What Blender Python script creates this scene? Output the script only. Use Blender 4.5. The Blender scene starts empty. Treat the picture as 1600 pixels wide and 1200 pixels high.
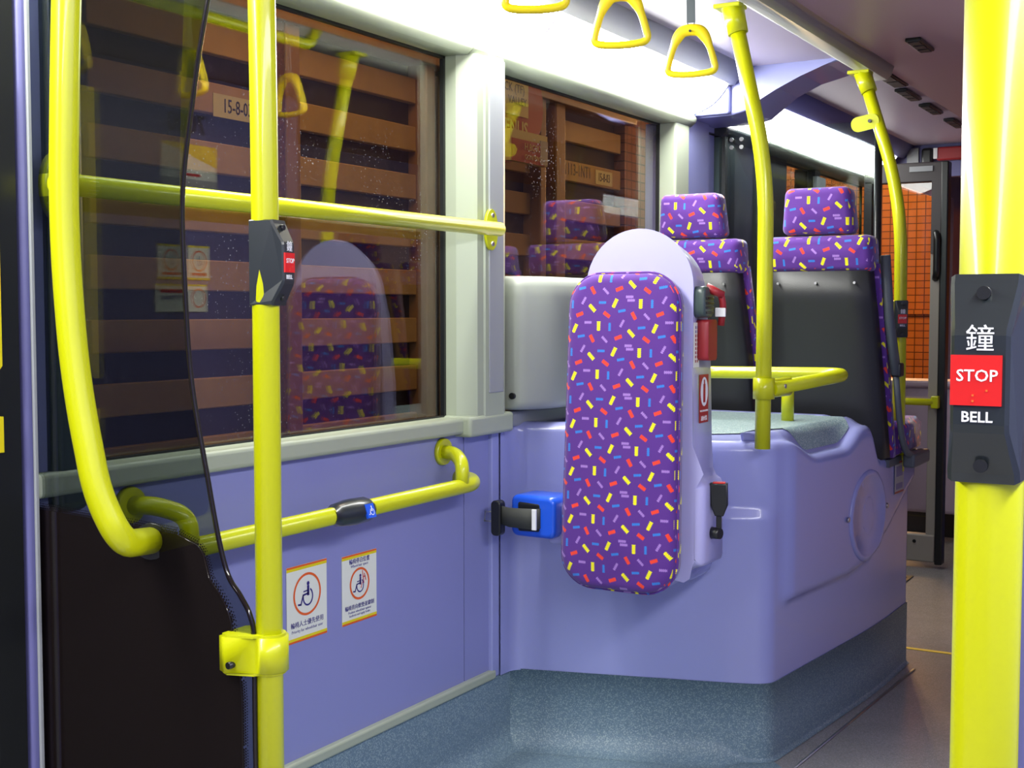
import bpy, bmesh, math, random
from mathutils import Vector, Matrix
random.seed(7)
S = bpy.context.scene
COL = S.collection
R = math.radians
# ------------------------------------------------------------------ camera, world, light, exposure
cd = bpy.data.cameras.new('camera'); cam = bpy.data.objects.new('camera', cd); COL.objects.link(cam)
cam.location = (1.85, 0, 1.22)
cam.rotation_euler = (R(90-3.23), 0, R(30.3))
cd.sensor_width = 36; cd.lens = 45; cd.clip_start = .02
S.camera = cam
S.view_settings.view_transform = 'Standard'; S.view_settings.look = 'None'
S.view_settings.exposure = 0.38; S.view_settings.gamma = 1; S.view_settings.use_curve_mapping = False
w = bpy.data.worlds.new('night_sky'); S.world = w; w.use_nodes = True
w.node_tree.nodes['Background'].inputs[0].default_value = (.02, .016, .014, 1)
w.node_tree.nodes['Background'].inputs[1].default_value = 1
STRIP = 34          # fluorescent diffuser strength
STREET = 1.0         # sodium lamp multiplier
def area(name, loc, target, size, power, color, size_y=None):
    l = bpy.data.lights.new(name, 'AREA'); l.energy = power; l.color = color; l.size = size
    if size_y: l.shape = 'RECTANGLE'; l.size_y = size_y
    o = bpy.data.objects.new(name, l); COL.objects.link(o); o.location = loc
    o.rotation_euler = (Vector(target)-Vector(loc)).to_track_quat('-Z', 'Y').to_euler(); return o
SOD = (1, .60, .26)
area('shelter_lamp', (-.55, 3.6, 3.0), (-1.2, 4.6, 1.0), .5, 15*STREET, SOD, 2.0)
area('shelter_lamp', (-.55, 6.6, 3.0), (-1.3, 6.4, 1.0), .5, 13*STREET, SOD, 2.0)
area('street_lamp', (-1.2, 9.5, 2.4), (1.2, 5.0, 0), .8, 260*STREET, (1, .55, .2))
area('street_lamp', (-1.8, 9.2, 3.3), (-1.2, 11.4, 1.2), 1.0, 62*STREET, (1, .52, .16))
# ------------------------------------------------------------------ materials
def srgb(c):
    return tuple(((v/255)/12.92 if v/255 <= .04045 else ((v/255+.055)/1.055)**2.4) for v in c) + (1,)
MATS = {}
def mat(name, rgb, rough=.5, metal=0, spec=.5, emit=0, coat=0, bump=0, bscale=200, speck=None, mottling=0, mscale=6):
    m = bpy.data.materials.new(name); m.use_nodes = True; nt = m.node_tree; b = nt.nodes['Principled BSDF']
    c = srgb(rgb)
    b.inputs['Base Color'].default_value = c; b.inputs['Roughness'].default_value = rough
    b.inputs['Metallic'].default_value = metal; b.inputs['Specular IOR Level'].default_value = spec
    b.inputs['Coat Weight'].default_value = coat; b.inputs['Coat Roughness'].default_value = .06
    if emit:
        b.inputs['Emission Color'].default_value = c; b.inputs['Emission Strength'].default_value = emit
    tc = nt.nodes.new('ShaderNodeTexCoord')
    src = None
    if mottling:
        n = nt.nodes.new('ShaderNodeTexNoise'); n.inputs['Scale'].default_value = mscale; n.inputs['Detail'].default_value = 5
        nt.links.new(tc.outputs['Object'], n.inputs['Vector'])
        mx = nt.nodes.new('ShaderNodeMix'); mx.data_type = 'RGBA'
        mx.inputs[6].default_value = tuple(v*(1-mottling) for v in c[:3])+(1,)
        mx.inputs[7].default_value = tuple(min(1, v*(1+mottling)) for v in c[:3])+(1,)
        nt.links.new(n.outputs['Fac'], mx.inputs[0]); src = mx.outputs[2]
        nt.links.new(src, b.inputs['Base Color'])
    if speck:
        v = nt.nodes.new('ShaderNodeTexVoronoi'); v.inputs['Scale'].default_value = speck[0]
        nt.links.new(tc.outputs['Object'], v.inputs['Vector'])
        r = nt.nodes.new('ShaderNodeValToRGB'); r.color_ramp.interpolation = 'CONSTANT'
        r.color_ramp.elements[0].color = srgb(speck[1]); r.color_ramp.elements[1].color = srgb(speck[2])
        e = r.color_ramp.elements; e[1].position = .22
        e.new(.44).color = c; e.new(.8).color = tuple(x*.72 for x in c[:3])+(1,)
        sx = nt.nodes.new('ShaderNodeSeparateColor'); nt.links.new(v.outputs['Color'], sx.inputs[0])
        nt.links.new(sx.outputs[0], r.inputs[0])
        if src:
            mm = nt.nodes.new('ShaderNodeMix'); mm.data_type = 'RGBA'; mm.inputs[0].default_value = .5
            nt.links.new(r.outputs[0], mm.inputs[6]); nt.links.new(src, mm.inputs[7]); nt.links.new(mm.outputs[2], b.inputs['Base Color'])
        else: nt.links.new(r.outputs[0], b.inputs['Base Color'])
    if bump:
        n2 = nt.nodes.new('ShaderNodeTexNoise'); n2.inputs['Scale'].default_value = bscale
        nt.links.new(tc.outputs['Object'], n2.inputs['Vector'])
        bp = nt.nodes.new('ShaderNodeBump'); bp.inputs['Strength'].default_value = bump; bp.inputs['Distance'].default_value = .001
        nt.links.new(n2.outputs['Fac'], bp.inputs['Height']); nt.links.new(bp.outputs[0], b.inputs['Normal'])
    MATS[name] = m; return m
YEL = mat('yellow_powder_coat', (190, 195, 3), .32, coat=.35, spec=.4)
YELS = mat('yellow_strap_plastic', (240, 214, 20), .35)
LIL = mat('lilac_wall_laminate', (137, 141, 194), .38, bump=.08, bscale=900, mottling=.02)
LILB = mat('lilac_moulded_plastic', (149, 154, 207), .26, coat=.35, mottling=.02, mscale=3)
LILD = mat('lilac_dark_panel', (98, 98, 150), .45)
SHELL = mat('lilac_white_shell', (180, 178, 226), .3, coat=.3)
CREAM = mat('cream_green_trim', (164, 173, 152), .42)
GREYT = mat('grey_trim', (150, 154, 158), .42)
BOXG = mat('grey_cream_plastic', (154, 160, 150), .45, bump=.1, bscale=700)
CEIL = mat('lilac_grey_ceiling', (176, 166, 190), .4)
CEIM = mat('mauve_ceiling', (176, 146, 152), .42, bump=.15, bscale=500)
RAILG = mat('grey_ceiling_rail', (160, 162, 152), .4)
BLK = mat('black_plastic', (24, 26, 27), .35)
BLKG = mat('black_gloss', (24, 19, 19), .08)
CHAR = mat('charcoal_bell_plastic', (34, 40, 42), .3, coat=.25)
SHELB = mat('black_seat_shell', (36, 37, 38), .42, bump=.4, bscale=500)
RED = mat('red_button', (206, 20, 18), .4)
REDD = mat('red_tag_plastic', (150, 34, 40), .4)
WHT = mat('white_print', (228, 230, 232), .5)
WSTK = mat('white_sticker', (226, 230, 216), .45)
ORG = mat('orange_print', (226, 96, 28), .5)
YPR = mat('yellow_print', (226, 208, 10), .5)
NAVY = mat('navy_print', (44, 36, 120), .5)
GRYP = mat('grey_print', (110, 108, 150), .5)
BLUE = mat('blue_plastic', (28, 86, 214), .3, coat=.3)
METAL = mat('steel', (190, 190, 188), .3, metal=1)
ARMG = mat('grey_armrest', (84, 92, 98), .5)
WEB = mat('black_webbing', (58, 60, 56), .7, bump=.6, bscale=900)
VIN = mat('blue_grey_speckled_vinyl', (112, 136, 150), .5, speck=(420, (176, 192, 190), (92, 116, 134)), mottling=.1, mscale=20)
VINT = mat('grey_green_speckled_vinyl', (138, 160, 162), .42, speck=(420, (176, 190, 186), (120, 146, 152)))
AISLE = mat('aisle_vinyl', (150, 148, 146), .24, speck=(380, (172, 172, 172), (130, 134, 140)), mottling=.3, mscale=9)
DGRN = mat('dark_green_panel', (50, 66, 66), .35)
DKT = mat('dark_trim', (44, 48, 52), .4)
BRNZ = mat('bronze_door_frame', (60, 54, 56), .45)
ALU = mat('aluminium_frame', (150, 144, 134), .4)
WOOD = mat('wooden_slat', (172, 138, 78), .6, mottling=.3, mscale=9)
WOODP = mat('wooden_post', (140, 104, 66), .6, mottling=.3, mscale=9)
GRN = mat('ground_concrete', (70, 66, 62), .8, mottling=.3)
SIGNR = mat('red_sign', (160, 30, 34), .5)
SIGNC = mat('cream_sign', (206, 196, 130), .5)
INK = mat('dark_ink', (40, 34, 40), .5)
BARK = mat('bark_fringe', (90, 50, 24), .8, mottling=.8, mscale=60)
def emitter(name, rgb, s):
    m = bpy.data.materials.new(name); m.use_nodes = True; nt = m.node_tree; nt.nodes.clear()
    e = nt.nodes.new('ShaderNodeEmission'); e.inputs[0].default_value = rgb+(1,); e.inputs[1].default_value = s
    o = nt.nodes.new('ShaderNodeOutputMaterial'); nt.links.new(e.outputs[0], o.inputs[0]); return m
LAMP = emitter('fluorescent_diffuser', (1, 1, .95), STRIP)
LAMPD = emitter('front_fluorescent_diffuser', (1, 1, .95), STRIP*.25)
REFLO = emitter('orange_lamp_reflection', (1, .5, .12), 2.2)  # glow of the added bar that imitates reflected lamp light
def glass(name, tint, ior=1.5, specks=False, rough=0):
    m = bpy.data.materials.new(name); m.use_nodes = True; nt = m.node_tree; nt.nodes.clear(); N = nt.nodes.new; L = nt.links.new
    o = N('ShaderNodeOutputMaterial'); t = N('ShaderNodeBsdfTransparent'); t.inputs[0].default_value = tint+(1,)
    g = N('ShaderNodeBsdfGlossy'); g.inputs['Roughness'].default_value = rough; g.inputs['Color'].default_value = (1, 1, 1, 1)
    f = N('ShaderNodeFresnel'); f.inputs[0].default_value = ior
    # the same reflectance from both faces of the pane
    geo = N('ShaderNodeNewGeometry'); mx = N('ShaderNodeMixShader')
    inv = N('ShaderNodeMath'); inv.operation = 'MULTIPLY'
    sgn = N('ShaderNodeMath'); sgn.operation = 'SUBTRACT'; sgn.inputs[0].default_value = 1; L(geo.outputs['Backfacing'], sgn.inputs[1])
    L(f.outputs[0], inv.inputs[0]); L(sgn.outputs[0], inv.inputs[1])
    add = N('ShaderNodeMath'); add.operation = 'MULTIPLY_ADD'; L(geo.outputs['Backfacing'], add.inputs[0]); add.inputs[1].default_value = .06; L(inv.outputs[0], add.inputs[2])
    L(add.outputs[0], mx.inputs[0]); L(t.outputs[0], mx.inputs[1]); L(g.outputs[0], mx.inputs[2])
    last = mx.outputs[0]
    if specks:
        tc = N('ShaderNodeTexCoord'); v = N('ShaderNodeTexVoronoi'); v.inputs['Scale'].default_value = 105
        n = N('ShaderNodeTexNoise'); n.inputs['Scale'].default_value = 3.0
        L(tc.outputs['Object'], v.inputs['Vector']); L(tc.outputs['Object'], n.inputs['Vector'])
        sc = N('ShaderNodeSeparateColor'); L(v.outputs['Color'], sc.inputs[0])
        # radius per cell: only some cells carry a drop, more where the dirt noise is high
        m1 = N('ShaderNodeMath'); m1.operation = 'MULTIPLY_ADD'; m1.inputs[1].default_value = .55; m1.inputs[2].default_value = -.44; L(sc.outputs[0], m1.inputs[0])
        m2 = N('ShaderNodeMath'); m2.operation = 'MULTIPLY_ADD'; m2.inputs[1].default_value = .55; L(n.outputs['Fac'], m2.inputs[0]); L(m1.outputs[0], m2.inputs[2])
        m3 = N('ShaderNodeMath'); m3.operation = 'SUBTRACT'; m3.inputs[1].default_value = .19; L(m2.outputs[0], m3.inputs[0])
        lt = N('ShaderNodeMath'); lt.operation = 'LESS_THAN'; L(v.outputs['Distance'], lt.inputs[0]); L(m3.outputs[0], lt.inputs[1])
        ml = N('ShaderNodeMath'); ml.operation = 'MULTIPLY'; ml.inputs[1].default_value = .35; L(lt.outputs[0], ml.inputs[0])
        d = N('ShaderNodeBsdfDiffuse'); d.inputs[0].default_value = (.7, .7, .72, 1)
        m4 = N('ShaderNodeMixShader'); L(ml.outputs[0], m4.inputs[0]); L(last, m4.inputs[1]); L(d.outputs[0], m4.inputs[2]); last = m4.outputs[0]
    L(last, o.inputs[0]); MATS[name] = m; return m
WGL = glass('window_glass', (.9, .9, .9), 1.6, specks=True)
SGL = glass('tinted_screen_glass', (.52, .55, .55), 1.45)
PGL = glass('partition_glass', (.72, .78, .78), 1.5)
CGL = glass('door_glass', (.92, .92, .92), 1.3)
def fabric():
    m = bpy.data.materials.new('confetti_moquette'); m.use_nodes = True; nt = m.node_tree; N = nt.nodes.new; L = nt.links.new
    b = nt.nodes['Principled BSDF']; b.inputs['Roughness'].default_value = .75; b.inputs['Sheen Weight'].default_value = .25
    b.inputs['Specular IOR Level'].default_value = .25
    uv = N('ShaderNodeUVMap')
    base = srgb((88, 46, 136))
    n = N('ShaderNodeTexNoise'); n.inputs['Scale'].default_value = 900; L(uv.outputs[0], n.inputs['Vector'])
    mx0 = N('ShaderNodeMix'); mx0.data_type = 'RGBA'; mx0.inputs[6].default_value = tuple(v*.7 for v in base[:3])+(1,); mx0.inputs[7].default_value = tuple(v*1.25 for v in base[:3])+(1,)
    L(n.outputs['Fac'], mx0.inputs[0]); cur = mx0.outputs[2]
    Y, Rr, B, G = srgb((236, 226, 30)), srgb((236, 66, 44)), srgb((48, 120, 206)), srgb((158, 118, 196))
    # one repeat: positions in a unit tile, angle, colour
    raw = [(705,585,90,Y),(905,610,-45,Y),(1050,580,65,Y),(650,770,-45,Y),(795,740,65,Y),(950,725,90,Y),
           (665,660,-60,Rr),(825,650,20,Rr),(1000,652,-35,Rr),(745,810,-35,Rr),(908,805,-60,Rr),(1075,797,20,Rr),
           (775,585,90,B),(970,575,0,B),(1095,628,10,B),(715,735,5,B),(1020,730,90,B),(838,790,10,B),
           (645,562,0,G),(850,562,60,G),(745,665,-45,G),(880,702,0,G),(1097,708,60,G),(990,810,-45,G),(1140,848,0,G)]
    TX, TY = .228, .125
    marks = [((x-640)/505, 1-(y-560)/308, a, c) for x, y, a, c in raw]
    sc = N('ShaderNodeVectorMath'); sc.operation = 'MULTIPLY'; sc.inputs[1].default_value = (1/TX, 1/TY, 1); L(uv.outputs[0], sc.inputs[0])
    for (x, y, a, c) in marks:
        ad = N('ShaderNodeVectorMath'); ad.operation = 'ADD'; ad.inputs[1].default_value = (.5-x, .5-y, 0); L(sc.outputs[0], ad.inputs[0])
        fr = N('ShaderNodeVectorMath'); fr.operation = 'FRACTION'; L(ad.outputs[0], fr.inputs[0])
        s1 = N('ShaderNodeVectorMath'); s1.operation = 'SUBTRACT'; s1.inputs[1].default_value = (.5, .5, 0); L(fr.outputs[0], s1.inputs[0])
        s2 = N('ShaderNodeVectorMath'); s2.operation = 'MULTIPLY'; s2.inputs[1].default_value = (TX, TY, 0); L(s1.outputs[0], s2.inputs[0])
        sb = N('ShaderNodeVectorRotate'); sb.rotation_type = 'Z_AXIS'; sb.inputs['Angle'].default_value = R(-a); L(s2.outputs[0], sb.inputs['Vector'])
        sx = N('ShaderNodeSeparateXYZ'); L(sb.outputs[0], sx.inputs[0])
        # comb-like lettering along the long side
        ph = N('ShaderNodeMath'); ph.operation = 'MULTIPLY'; ph.inputs[1].default_value = 1300; L(sx.outputs[0], ph.inputs[0])
        sn = N('ShaderNodeMath'); sn.operation = 'SINE'; L(ph.outputs[0], sn.inputs[0])
        hb = N('ShaderNodeMath'); hb.operation = 'MULTIPLY_ADD'; hb.inputs[1].default_value = .0011; hb.inputs[2].default_value = .0046 if c not in (B, G) else .0032; L(sn.outputs[0], hb.inputs[0])
        ax = N('ShaderNodeMath'); ax.operation = 'ABSOLUTE'; L(sx.outputs[0], ax.inputs[0])
        ay = N('ShaderNodeMath'); ay.operation = 'ABSOLUTE'; L(sx.outputs[1], ay.inputs[0])
        lx = N('ShaderNodeMath'); lx.operation = 'LESS_THAN'; lx.inputs[1].default_value = .012 if c == Y else .0105; L(ax.outputs[0], lx.inputs[0])
        ly = N('ShaderNodeMath'); ly.operation = 'LESS_THAN'; L(ay.outputs[0], ly.inputs[0]); L(hb.outputs[0], ly.inputs[1])
        mu = N('ShaderNodeMath'); mu.operation = 'MULTIPLY'; L(lx.outputs[0], mu.inputs[0]); L(ly.outputs[0], mu.inputs[1])
        mx = N('ShaderNodeMix'); mx.data_type = 'RGBA'; mx.inputs[7].default_value = c
        L(mu.outputs[0], mx.inputs[0]); L(cur, mx.inputs[6]); cur = mx.outputs[2]
    L(cur, b.inputs['Base Color'])
    return m
FAB = fabric()
def tiles(name, c1, c2, mortar, bw, bh):
    m = bpy.data.materials.new(name); m.use_nodes = True; nt = m.node_tree; N = nt.nodes.new; L = nt.links.new
    b = nt.nodes['Principled BSDF']; b.inputs['Roughness'].default_value = .4
    uv = N('ShaderNodeUVMap'); br = N('ShaderNodeTexBrick'); br.offset = 0; br.inputs['Scale'].default_value = 1
    br.inputs['Color1'].default_value = srgb(c1); br.inputs['Color2'].default_value = srgb(c2); br.inputs['Mortar'].default_value = srgb(mortar)
    br.inputs['Brick Width'].default_value = bw; br.inputs['Row Height'].default_value = bh; br.inputs['Mortar Size'].default_value = .004
    L(uv.outputs[0], br.inputs['Vector']); L(br.outputs['Color'], b.inputs['Base Color'])
    bp = N('ShaderNodeBump'); bp.inputs['Strength'].default_value = .4; bp.inputs['Distance'].default_value = .003; bp.invert = True
    L(br.outputs['Fac'], bp.inputs['Height']); L(bp.outputs[0], b.inputs['Normal']); return m
TILE = tiles('orange_tile', (206, 128, 58), (190, 116, 52), (92, 48, 26), .075, .062)
TILEB = tiles('brown_tile', (150, 100, 66), (136, 90, 60), (84, 58, 40), .06, .05)
# ------------------------------------------------------------------ mesh helpers
class MB:
    def __init__(s): s.bm = bmesh.new()
    def box(s, a, b, bev=0, seg=3, M=None, smooth=False):
        lo = [min(a[i], b[i]) for i in range(3)]; hi = [max(a[i], b[i]) for i in range(3)]
        r = bmesh.ops.create_cube(s.bm, size=1)
        vs = r['verts']
        for v in vs: v.co = Vector([(lo[i]+hi[i])/2 + v.co[i]*(hi[i]-lo[i]) for i in range(3)])
        if bev:
            es = list({e for v in vs for e in v.link_edges})
            rr = bmesh.ops.bevel(s.bm, geom=es, offset=min(bev, .49*min(hi[i]-lo[i] for i in range(3))), segments=seg, profile=.5, affect='EDGES')
            vs = list({v for f in rr['faces'] for v in f.verts} | {v for v in vs if v.is_valid})
            for f in rr['faces']: f.smooth = True
        if M:
            vs = list({v for v in vs if v.is_valid})
            bmesh.ops.transform(s.bm, matrix=M, verts=vs)
        return s
    def loft(s, rings, closed=True, cap=True, smooth=True):
        R_ = [[s.bm.verts.new(p) for p in r] for r in rings]
        n = len(R_[0])
        for a, b in zip(R_, R_[1:]):
            for i in range(n if closed else n-1):
                j = (i+1) % n
                try:
                    f = s.bm.faces.new((a[i], a[j], b[j], b[i])); f.smooth = smooth
                except ValueError: pass
        if cap and closed:
            for r in (R_[0][::-1], R_[-1]):
                try: s.bm.faces.new(r)
                except ValueError: pass
        return s
    def tube(s, pts, r, seg=16, fillet=0, cap=True, flat=None):
        P = [Vector(p) for p in pts]
        if fillet:
            Q = [P[0]]
            for i in range(1, len(P)-1):
                f = fillet if not isinstance(fillet, (list, tuple)) else fillet[i-1]
                a = (P[i-1]-P[i]); b = (P[i+1]-P[i])
                d = min(f, a.length*.48, b.length*.48); A = P[i]+a.normalized()*d; B = P[i]+b.normalized()*d
                for k in range(13):
                    t = k/12; Q.append(A*(1-t)**2+P[i]*2*t*(1-t)+B*t*t)
            Q.append(P[-1]); P = Q
        t0 = (P[1]-P[0]).normalized(); up = Vector((0, 0, 1)) if abs(t0.z) < .9 else Vector((1, 0, 0))
        nrm = (up - t0*up.dot(t0)).normalized(); rings = []
        for i, p in enumerate(P):
            t = (P[min(i+1, len(P)-1)]-P[max(i-1, 0)]).normalized()
            nrm = (nrm - t*nrm.dot(t)).normalized(); bn = t.cross(nrm)
            ra, rb = (r, r) if flat is None else flat
            rings.append([p+nrm*math.cos(2*math.pi*k/seg)*ra+bn*math.sin(2*math.pi*k/seg)*rb for k in range(seg)])
        return s.loft(rings, cap=cap)
    def cyl(s, a, b, r, r2=None, seg=20, smooth=True):
        a, b = Vector(a), Vector(b); t = (b-a).normalized(); up = Vector((0, 0, 1)) if abs(t.z) < .9 else Vector((1, 0, 0))
        n = (up-t*up.dot(t)).normalized(); q = t.cross(n); r2 = r if r2 is None else r2
        ring = lambda p, rr: [p+n*math.cos(2*math.pi*k/seg)*rr+q*math.sin(2*math.pi*k/seg)*rr for k in range(seg)]
        return s.loft([ring(a, r), ring(b, r2)])
    def prism(s, outline, fr, back, bev=0, seg=4, bev_back=False):
        """outline: 2-D points; fr, back: functions (u,v)->3-D point of the front and back faces"""
        F = [s.bm.verts.new(fr(*p)) for p in outline]; B = [s.bm.verts.new(back(*p)) for p in outline]
        ff = s.bm.faces.new(F); fb = s.bm.faces.new(B[::-1]); n = len(F)
        for i in range(n):
            j = (i+1) % n; f = s.bm.faces.new((F[j], F[i], B[i], B[j])); f.smooth = n > 14
        if bev:
            es = [e for e in ff.edges]+([e for e in fb.edges] if bev_back else [])
            r = bmesh.ops.bevel(s.bm, geom=es, offset=bev, segments=seg, profile=.5, affect='EDGES')
            for f in r['faces']: f.smooth = True
        return s
    def poly(s, pts):
        s.bm.faces.new([s.bm.verts.new(p) for p in pts]); return s
    def grid(s, rows, smooth=True):
        V = [[s.bm.verts.new(p) for p in r] for r in rows]
        for a, b in zip(V, V[1:]):
            for i in range(len(a)-1):
                f = s.bm.faces.new((a[i], a[i+1], b[i+1], b[i])); f.smooth = smooth
        return s
def tag(o, label=None, cat=None, group=None, kind=None):
    if label: o['label'] = label
    if cat: o['category'] = cat
    if group: o['group'] = group
    if kind: o['kind'] = kind
    return o
def thing(name, loc, label, cat, group=None):
    o = bpy.data.objects.new(name, None); COL.objects.link(o); o.location = loc; o.empty_display_size = .05
    return tag(o, label, cat, group)
def rootloc(p):
    while p.parent: p = p.parent
    return Vector(p.location)
def obj(name, mb, m, parent=None, loc=None, uvmode=None, y0=0, fixn=True):
    bm = mb.bm if isinstance(mb, MB) else mb
    if fixn: bmesh.ops.recalc_face_normals(bm, faces=bm.faces)
    if not callable(y0): y0 = (lambda v_: lambda z: v_)(y0)
    if uvmode:
        bm.normal_update(); l = bm.loops.layers.uv.new('UVMap')
        for f in bm.faces:
            nn = f.normal
            for lp in f.loops:
                c = lp.vert.co
                if uvmode == 'fab':
                    u, v = c.x, c.z
                    if abs(nn.x) > abs(nn.y) and abs(nn.x) >= abs(nn.z): u += (1 if nn.x > 0 else -1)*(c.y-y0(c.z))
                    elif abs(nn.z) > abs(nn.y): v += (1 if nn.z > 0 else -1)*(c.y-y0(c.z))
                elif uvmode == 'yz': u, v = c.y, c.z
                else: u, v = c.x, c.z
                lp[l].uv = (u, v)
    if parent is not None: off = rootloc(parent)
    elif loc is not None: off = Vector(loc)
    else: off = Vector((0, 0, 0))
    bmesh.ops.translate(bm, vec=-off, verts=bm.verts)
    me = bpy.data.meshes.new(name); bm.to_mesh(me); bm.free()
    me.materials.append(m); o = bpy.data.objects.new(name, me); COL.objects.link(o)
    if parent is not None: o.parent = parent
    elif loc is not None: o.location = off
    return o
def struct(name, mb, m, **k):
    o = obj(name, mb, m, **k)
    if o.parent is None: o['kind'] = 'structure'
    return o
def frame(o, xa, ya):
    x = Vector(xa).normalized(); y = Vector(ya).normalized(); z = x.cross(y); y = z.cross(x)
    return Matrix(((x.x, y.x, z.x, o[0]), (x.y, y.y, z.y, o[1]), (x.z, y.z, z.z, o[2]), (0, 0, 0, 1)))
def text(name, s, size, m, M, parent, wide=1.0, ext=.0004, bold=0, align='CENTER'):
    cu = bpy.data.curves.new(name, 'FONT'); cu.body = s; cu.size = size; cu.align_x = align; cu.align_y = 'CENTER'
    cu.extrude = ext; cu.offset = bold; cu.resolution_u = 2
    t = bpy.data.objects.new('tmp', cu); COL.objects.link(t)
    bpy.context.view_layer.update()
    me = bpy.data.meshes.new_from_object(t.evaluated_get(bpy.context.evaluated_depsgraph_get()))
    bpy.data.objects.remove(t); bpy.data.curves.remove(cu)
    me.transform(Matrix.Diagonal((wide, 1, 1, 1))); me.transform(M); me.transform(Matrix.Translation(-rootloc(parent)))
    me.materials.clear(); me.materials.append(m)
    o = bpy.data.objects.new(name, me); COL.objects.link(o); o.parent = parent; return o
def plate(name, M, w, h, t, m, parent, z=0, bev=0, cx=0, cy=0):
    mb = MB().box((cx-w/2, cy-h/2, z), (cx+w/2, cy+h/2, z+t), bev=bev)
    bmesh.ops.transform(mb.bm, matrix=M, verts=mb.bm.verts); return obj(name, mb, m, parent)
def ringmesh(M, r0, r1, t, m, name, parent, cx=0, cy=0, sx=1, a0=0, a1=360, z=0, seg=48):
    mb = MB(); n = seg; full = abs(a1-a0) >= 360
    rows = []
    for k in range(n+1):
        a = R(a0+(a1-a0)*k/n); c, s_ = math.cos(a), math.sin(a)
        rows.append([(cx+c*r0*sx, cy+s_*r0, z+t), (cx+c*r1*sx, cy+s_*r1, z+t)])
    mb.grid(rows, smooth=False); bmesh.ops.transform(mb.bm, matrix=M, verts=mb.bm.verts)
    return obj(name, mb, m, parent)
FZ = -.03
WALLX = Matrix
# ================================================================== SETTING
struct('floor', MB().box((-.02, -3.2, FZ-.05), (2.42, 9.6, FZ)), AISLE)
fb = MB(); fb.poly([(0, 1.46, FZ+.001), (.62, 1.46, FZ+.001), (.80, 2.2, FZ+.001), (.80, 3.3, FZ+.001), (.70, 3.4, FZ+.001), (0, 3.2, FZ+.001)])
struct('trim_1', fb, VIN)          # vinyl of the wheelchair bay
# ceiling
struct('ceiling', MB().box((.2, -3.2, 2.10), (.66, 9.6, 2.16)).box((-.02, -3.2, 2.16), (.2, 9.6, 2.2)), CEIL)
struct('ceiling_aisle', MB().box((.66, -3.2, 2.09), (2.42, 9.6, 2.16)), CEIM)
cb = MB(); cb.loft([[(.60, y, 2.10), (.61, y, 2.055), (.63, y, 2.045), (.675, y, 2.045), (.69, y, 2.06), (.70, y, 2.09)] for y in (-3.2, 4.66)])
struct('trim_2', cb, RAILG)
# cornice between the light strip and the ceiling
def cornice(y0, y1, nm, m):
    c = MB(); ring = lambda y: [(.165, y, 2.035), (.185, y, 2.035), (.205, y, 2.06), (.235, y, 2.1), (.2, y, 2.16), (.1, y, 2.16)]
    c.loft([ring(y0), ring(y1)]); struct(nm, c, m)
cornice(-3.2, 4.44, 'trim_3', GREYT); cornice(4.72, 7.0, 'trim_4', LILD)
# left wall: lower panels
WB = (-.02)
struct('wall_left', MB().box((-.10, 1.462, FZ), (0, 2.905, .90)).box((-.10, 2.91, FZ), (0, 3.045, .90)).box((-.10, 3.05, FZ), (0, 7.0, .90))
       .box((-.10, 1.462, 1.91), (0, 4.74, 2.16)), LIL)
struct('wall_front_left', MB().box((-.10, 4.30, .9), (0, 4.74, 1.9)), LIL)
struct('wall_left_edge', MB().box((-.02, 1.50, .90), (0.004, 1.60, 1.89)).box((-.02, 1.47, FZ), (.004, 1.60, .895)), LIL)
# door post on the left, its edge highlight laid on as a pale strip
struct('trim_5', MB().box((-.1, 1.462, FZ), (.035, 1.488, 2.1), bev=.008), LILD)
struct('trim_6', MB().box((.035, 1.474, FZ), (.041, 1.482, 2.1), bev=.002), GREYT)
# skirting vinyl, coved, along the wheelchair bay
sk = MB(); prof = [(0.002, .185), (.004, .05)]+[(.004+.06*(1-math.cos(R(a))), .03+.0-.06+.06*(1-math.sin(R(a)))) for a in range(0, 91, 15)]
sk.grid([[(x, y, z) for x, z in prof] for y in (1.47, 3.25)]); struct('baseboard_left', sk, VIN, fixn=False)
def bar(y0, y1, z0, z1, x1, bev, x0=-.05): return MB().box((x0, y0, z0), (x1, y1, z1), bev=bev)
struct('trim_7', bar(1.47, 3.052, .186, .212, .016, .006), CREAM)                # lower trim bar
struct('trim_8', MB().box((-.05, 1.47, .894), (.03, 2.875, .938), bev=.01), CREAM)   # sill
struct('trim_9', MB().box((-.05, 2.86, .886), (.052, 3.09, .942), bev=.01), CREAM)   # sill foot of pillar
struct('trim_10', MB().box((-.05, 3.08, .894), (.03, 4.32, .938), bev=.01), GREYT)
# header: lower face and glowing top lip
hd = MB(); hr = lambda y: [(-.06, y, 1.895), (.028, y, 1.895), (.046, y, 1.91), (.05, y, 1.925), (.04, y, 1.938), (.02, y, 1.945), (-.06, y, 1.95)]
hd.loft([hr(1.47), hr(2.885)]); hd.loft([hr(2.889), hr(4.42)]); struct('trim_11', hd, CREAM)
hd = MB(); hd.loft([hr(4.72), hr(7.0)]); struct('trim_12', hd, DKT)
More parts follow.
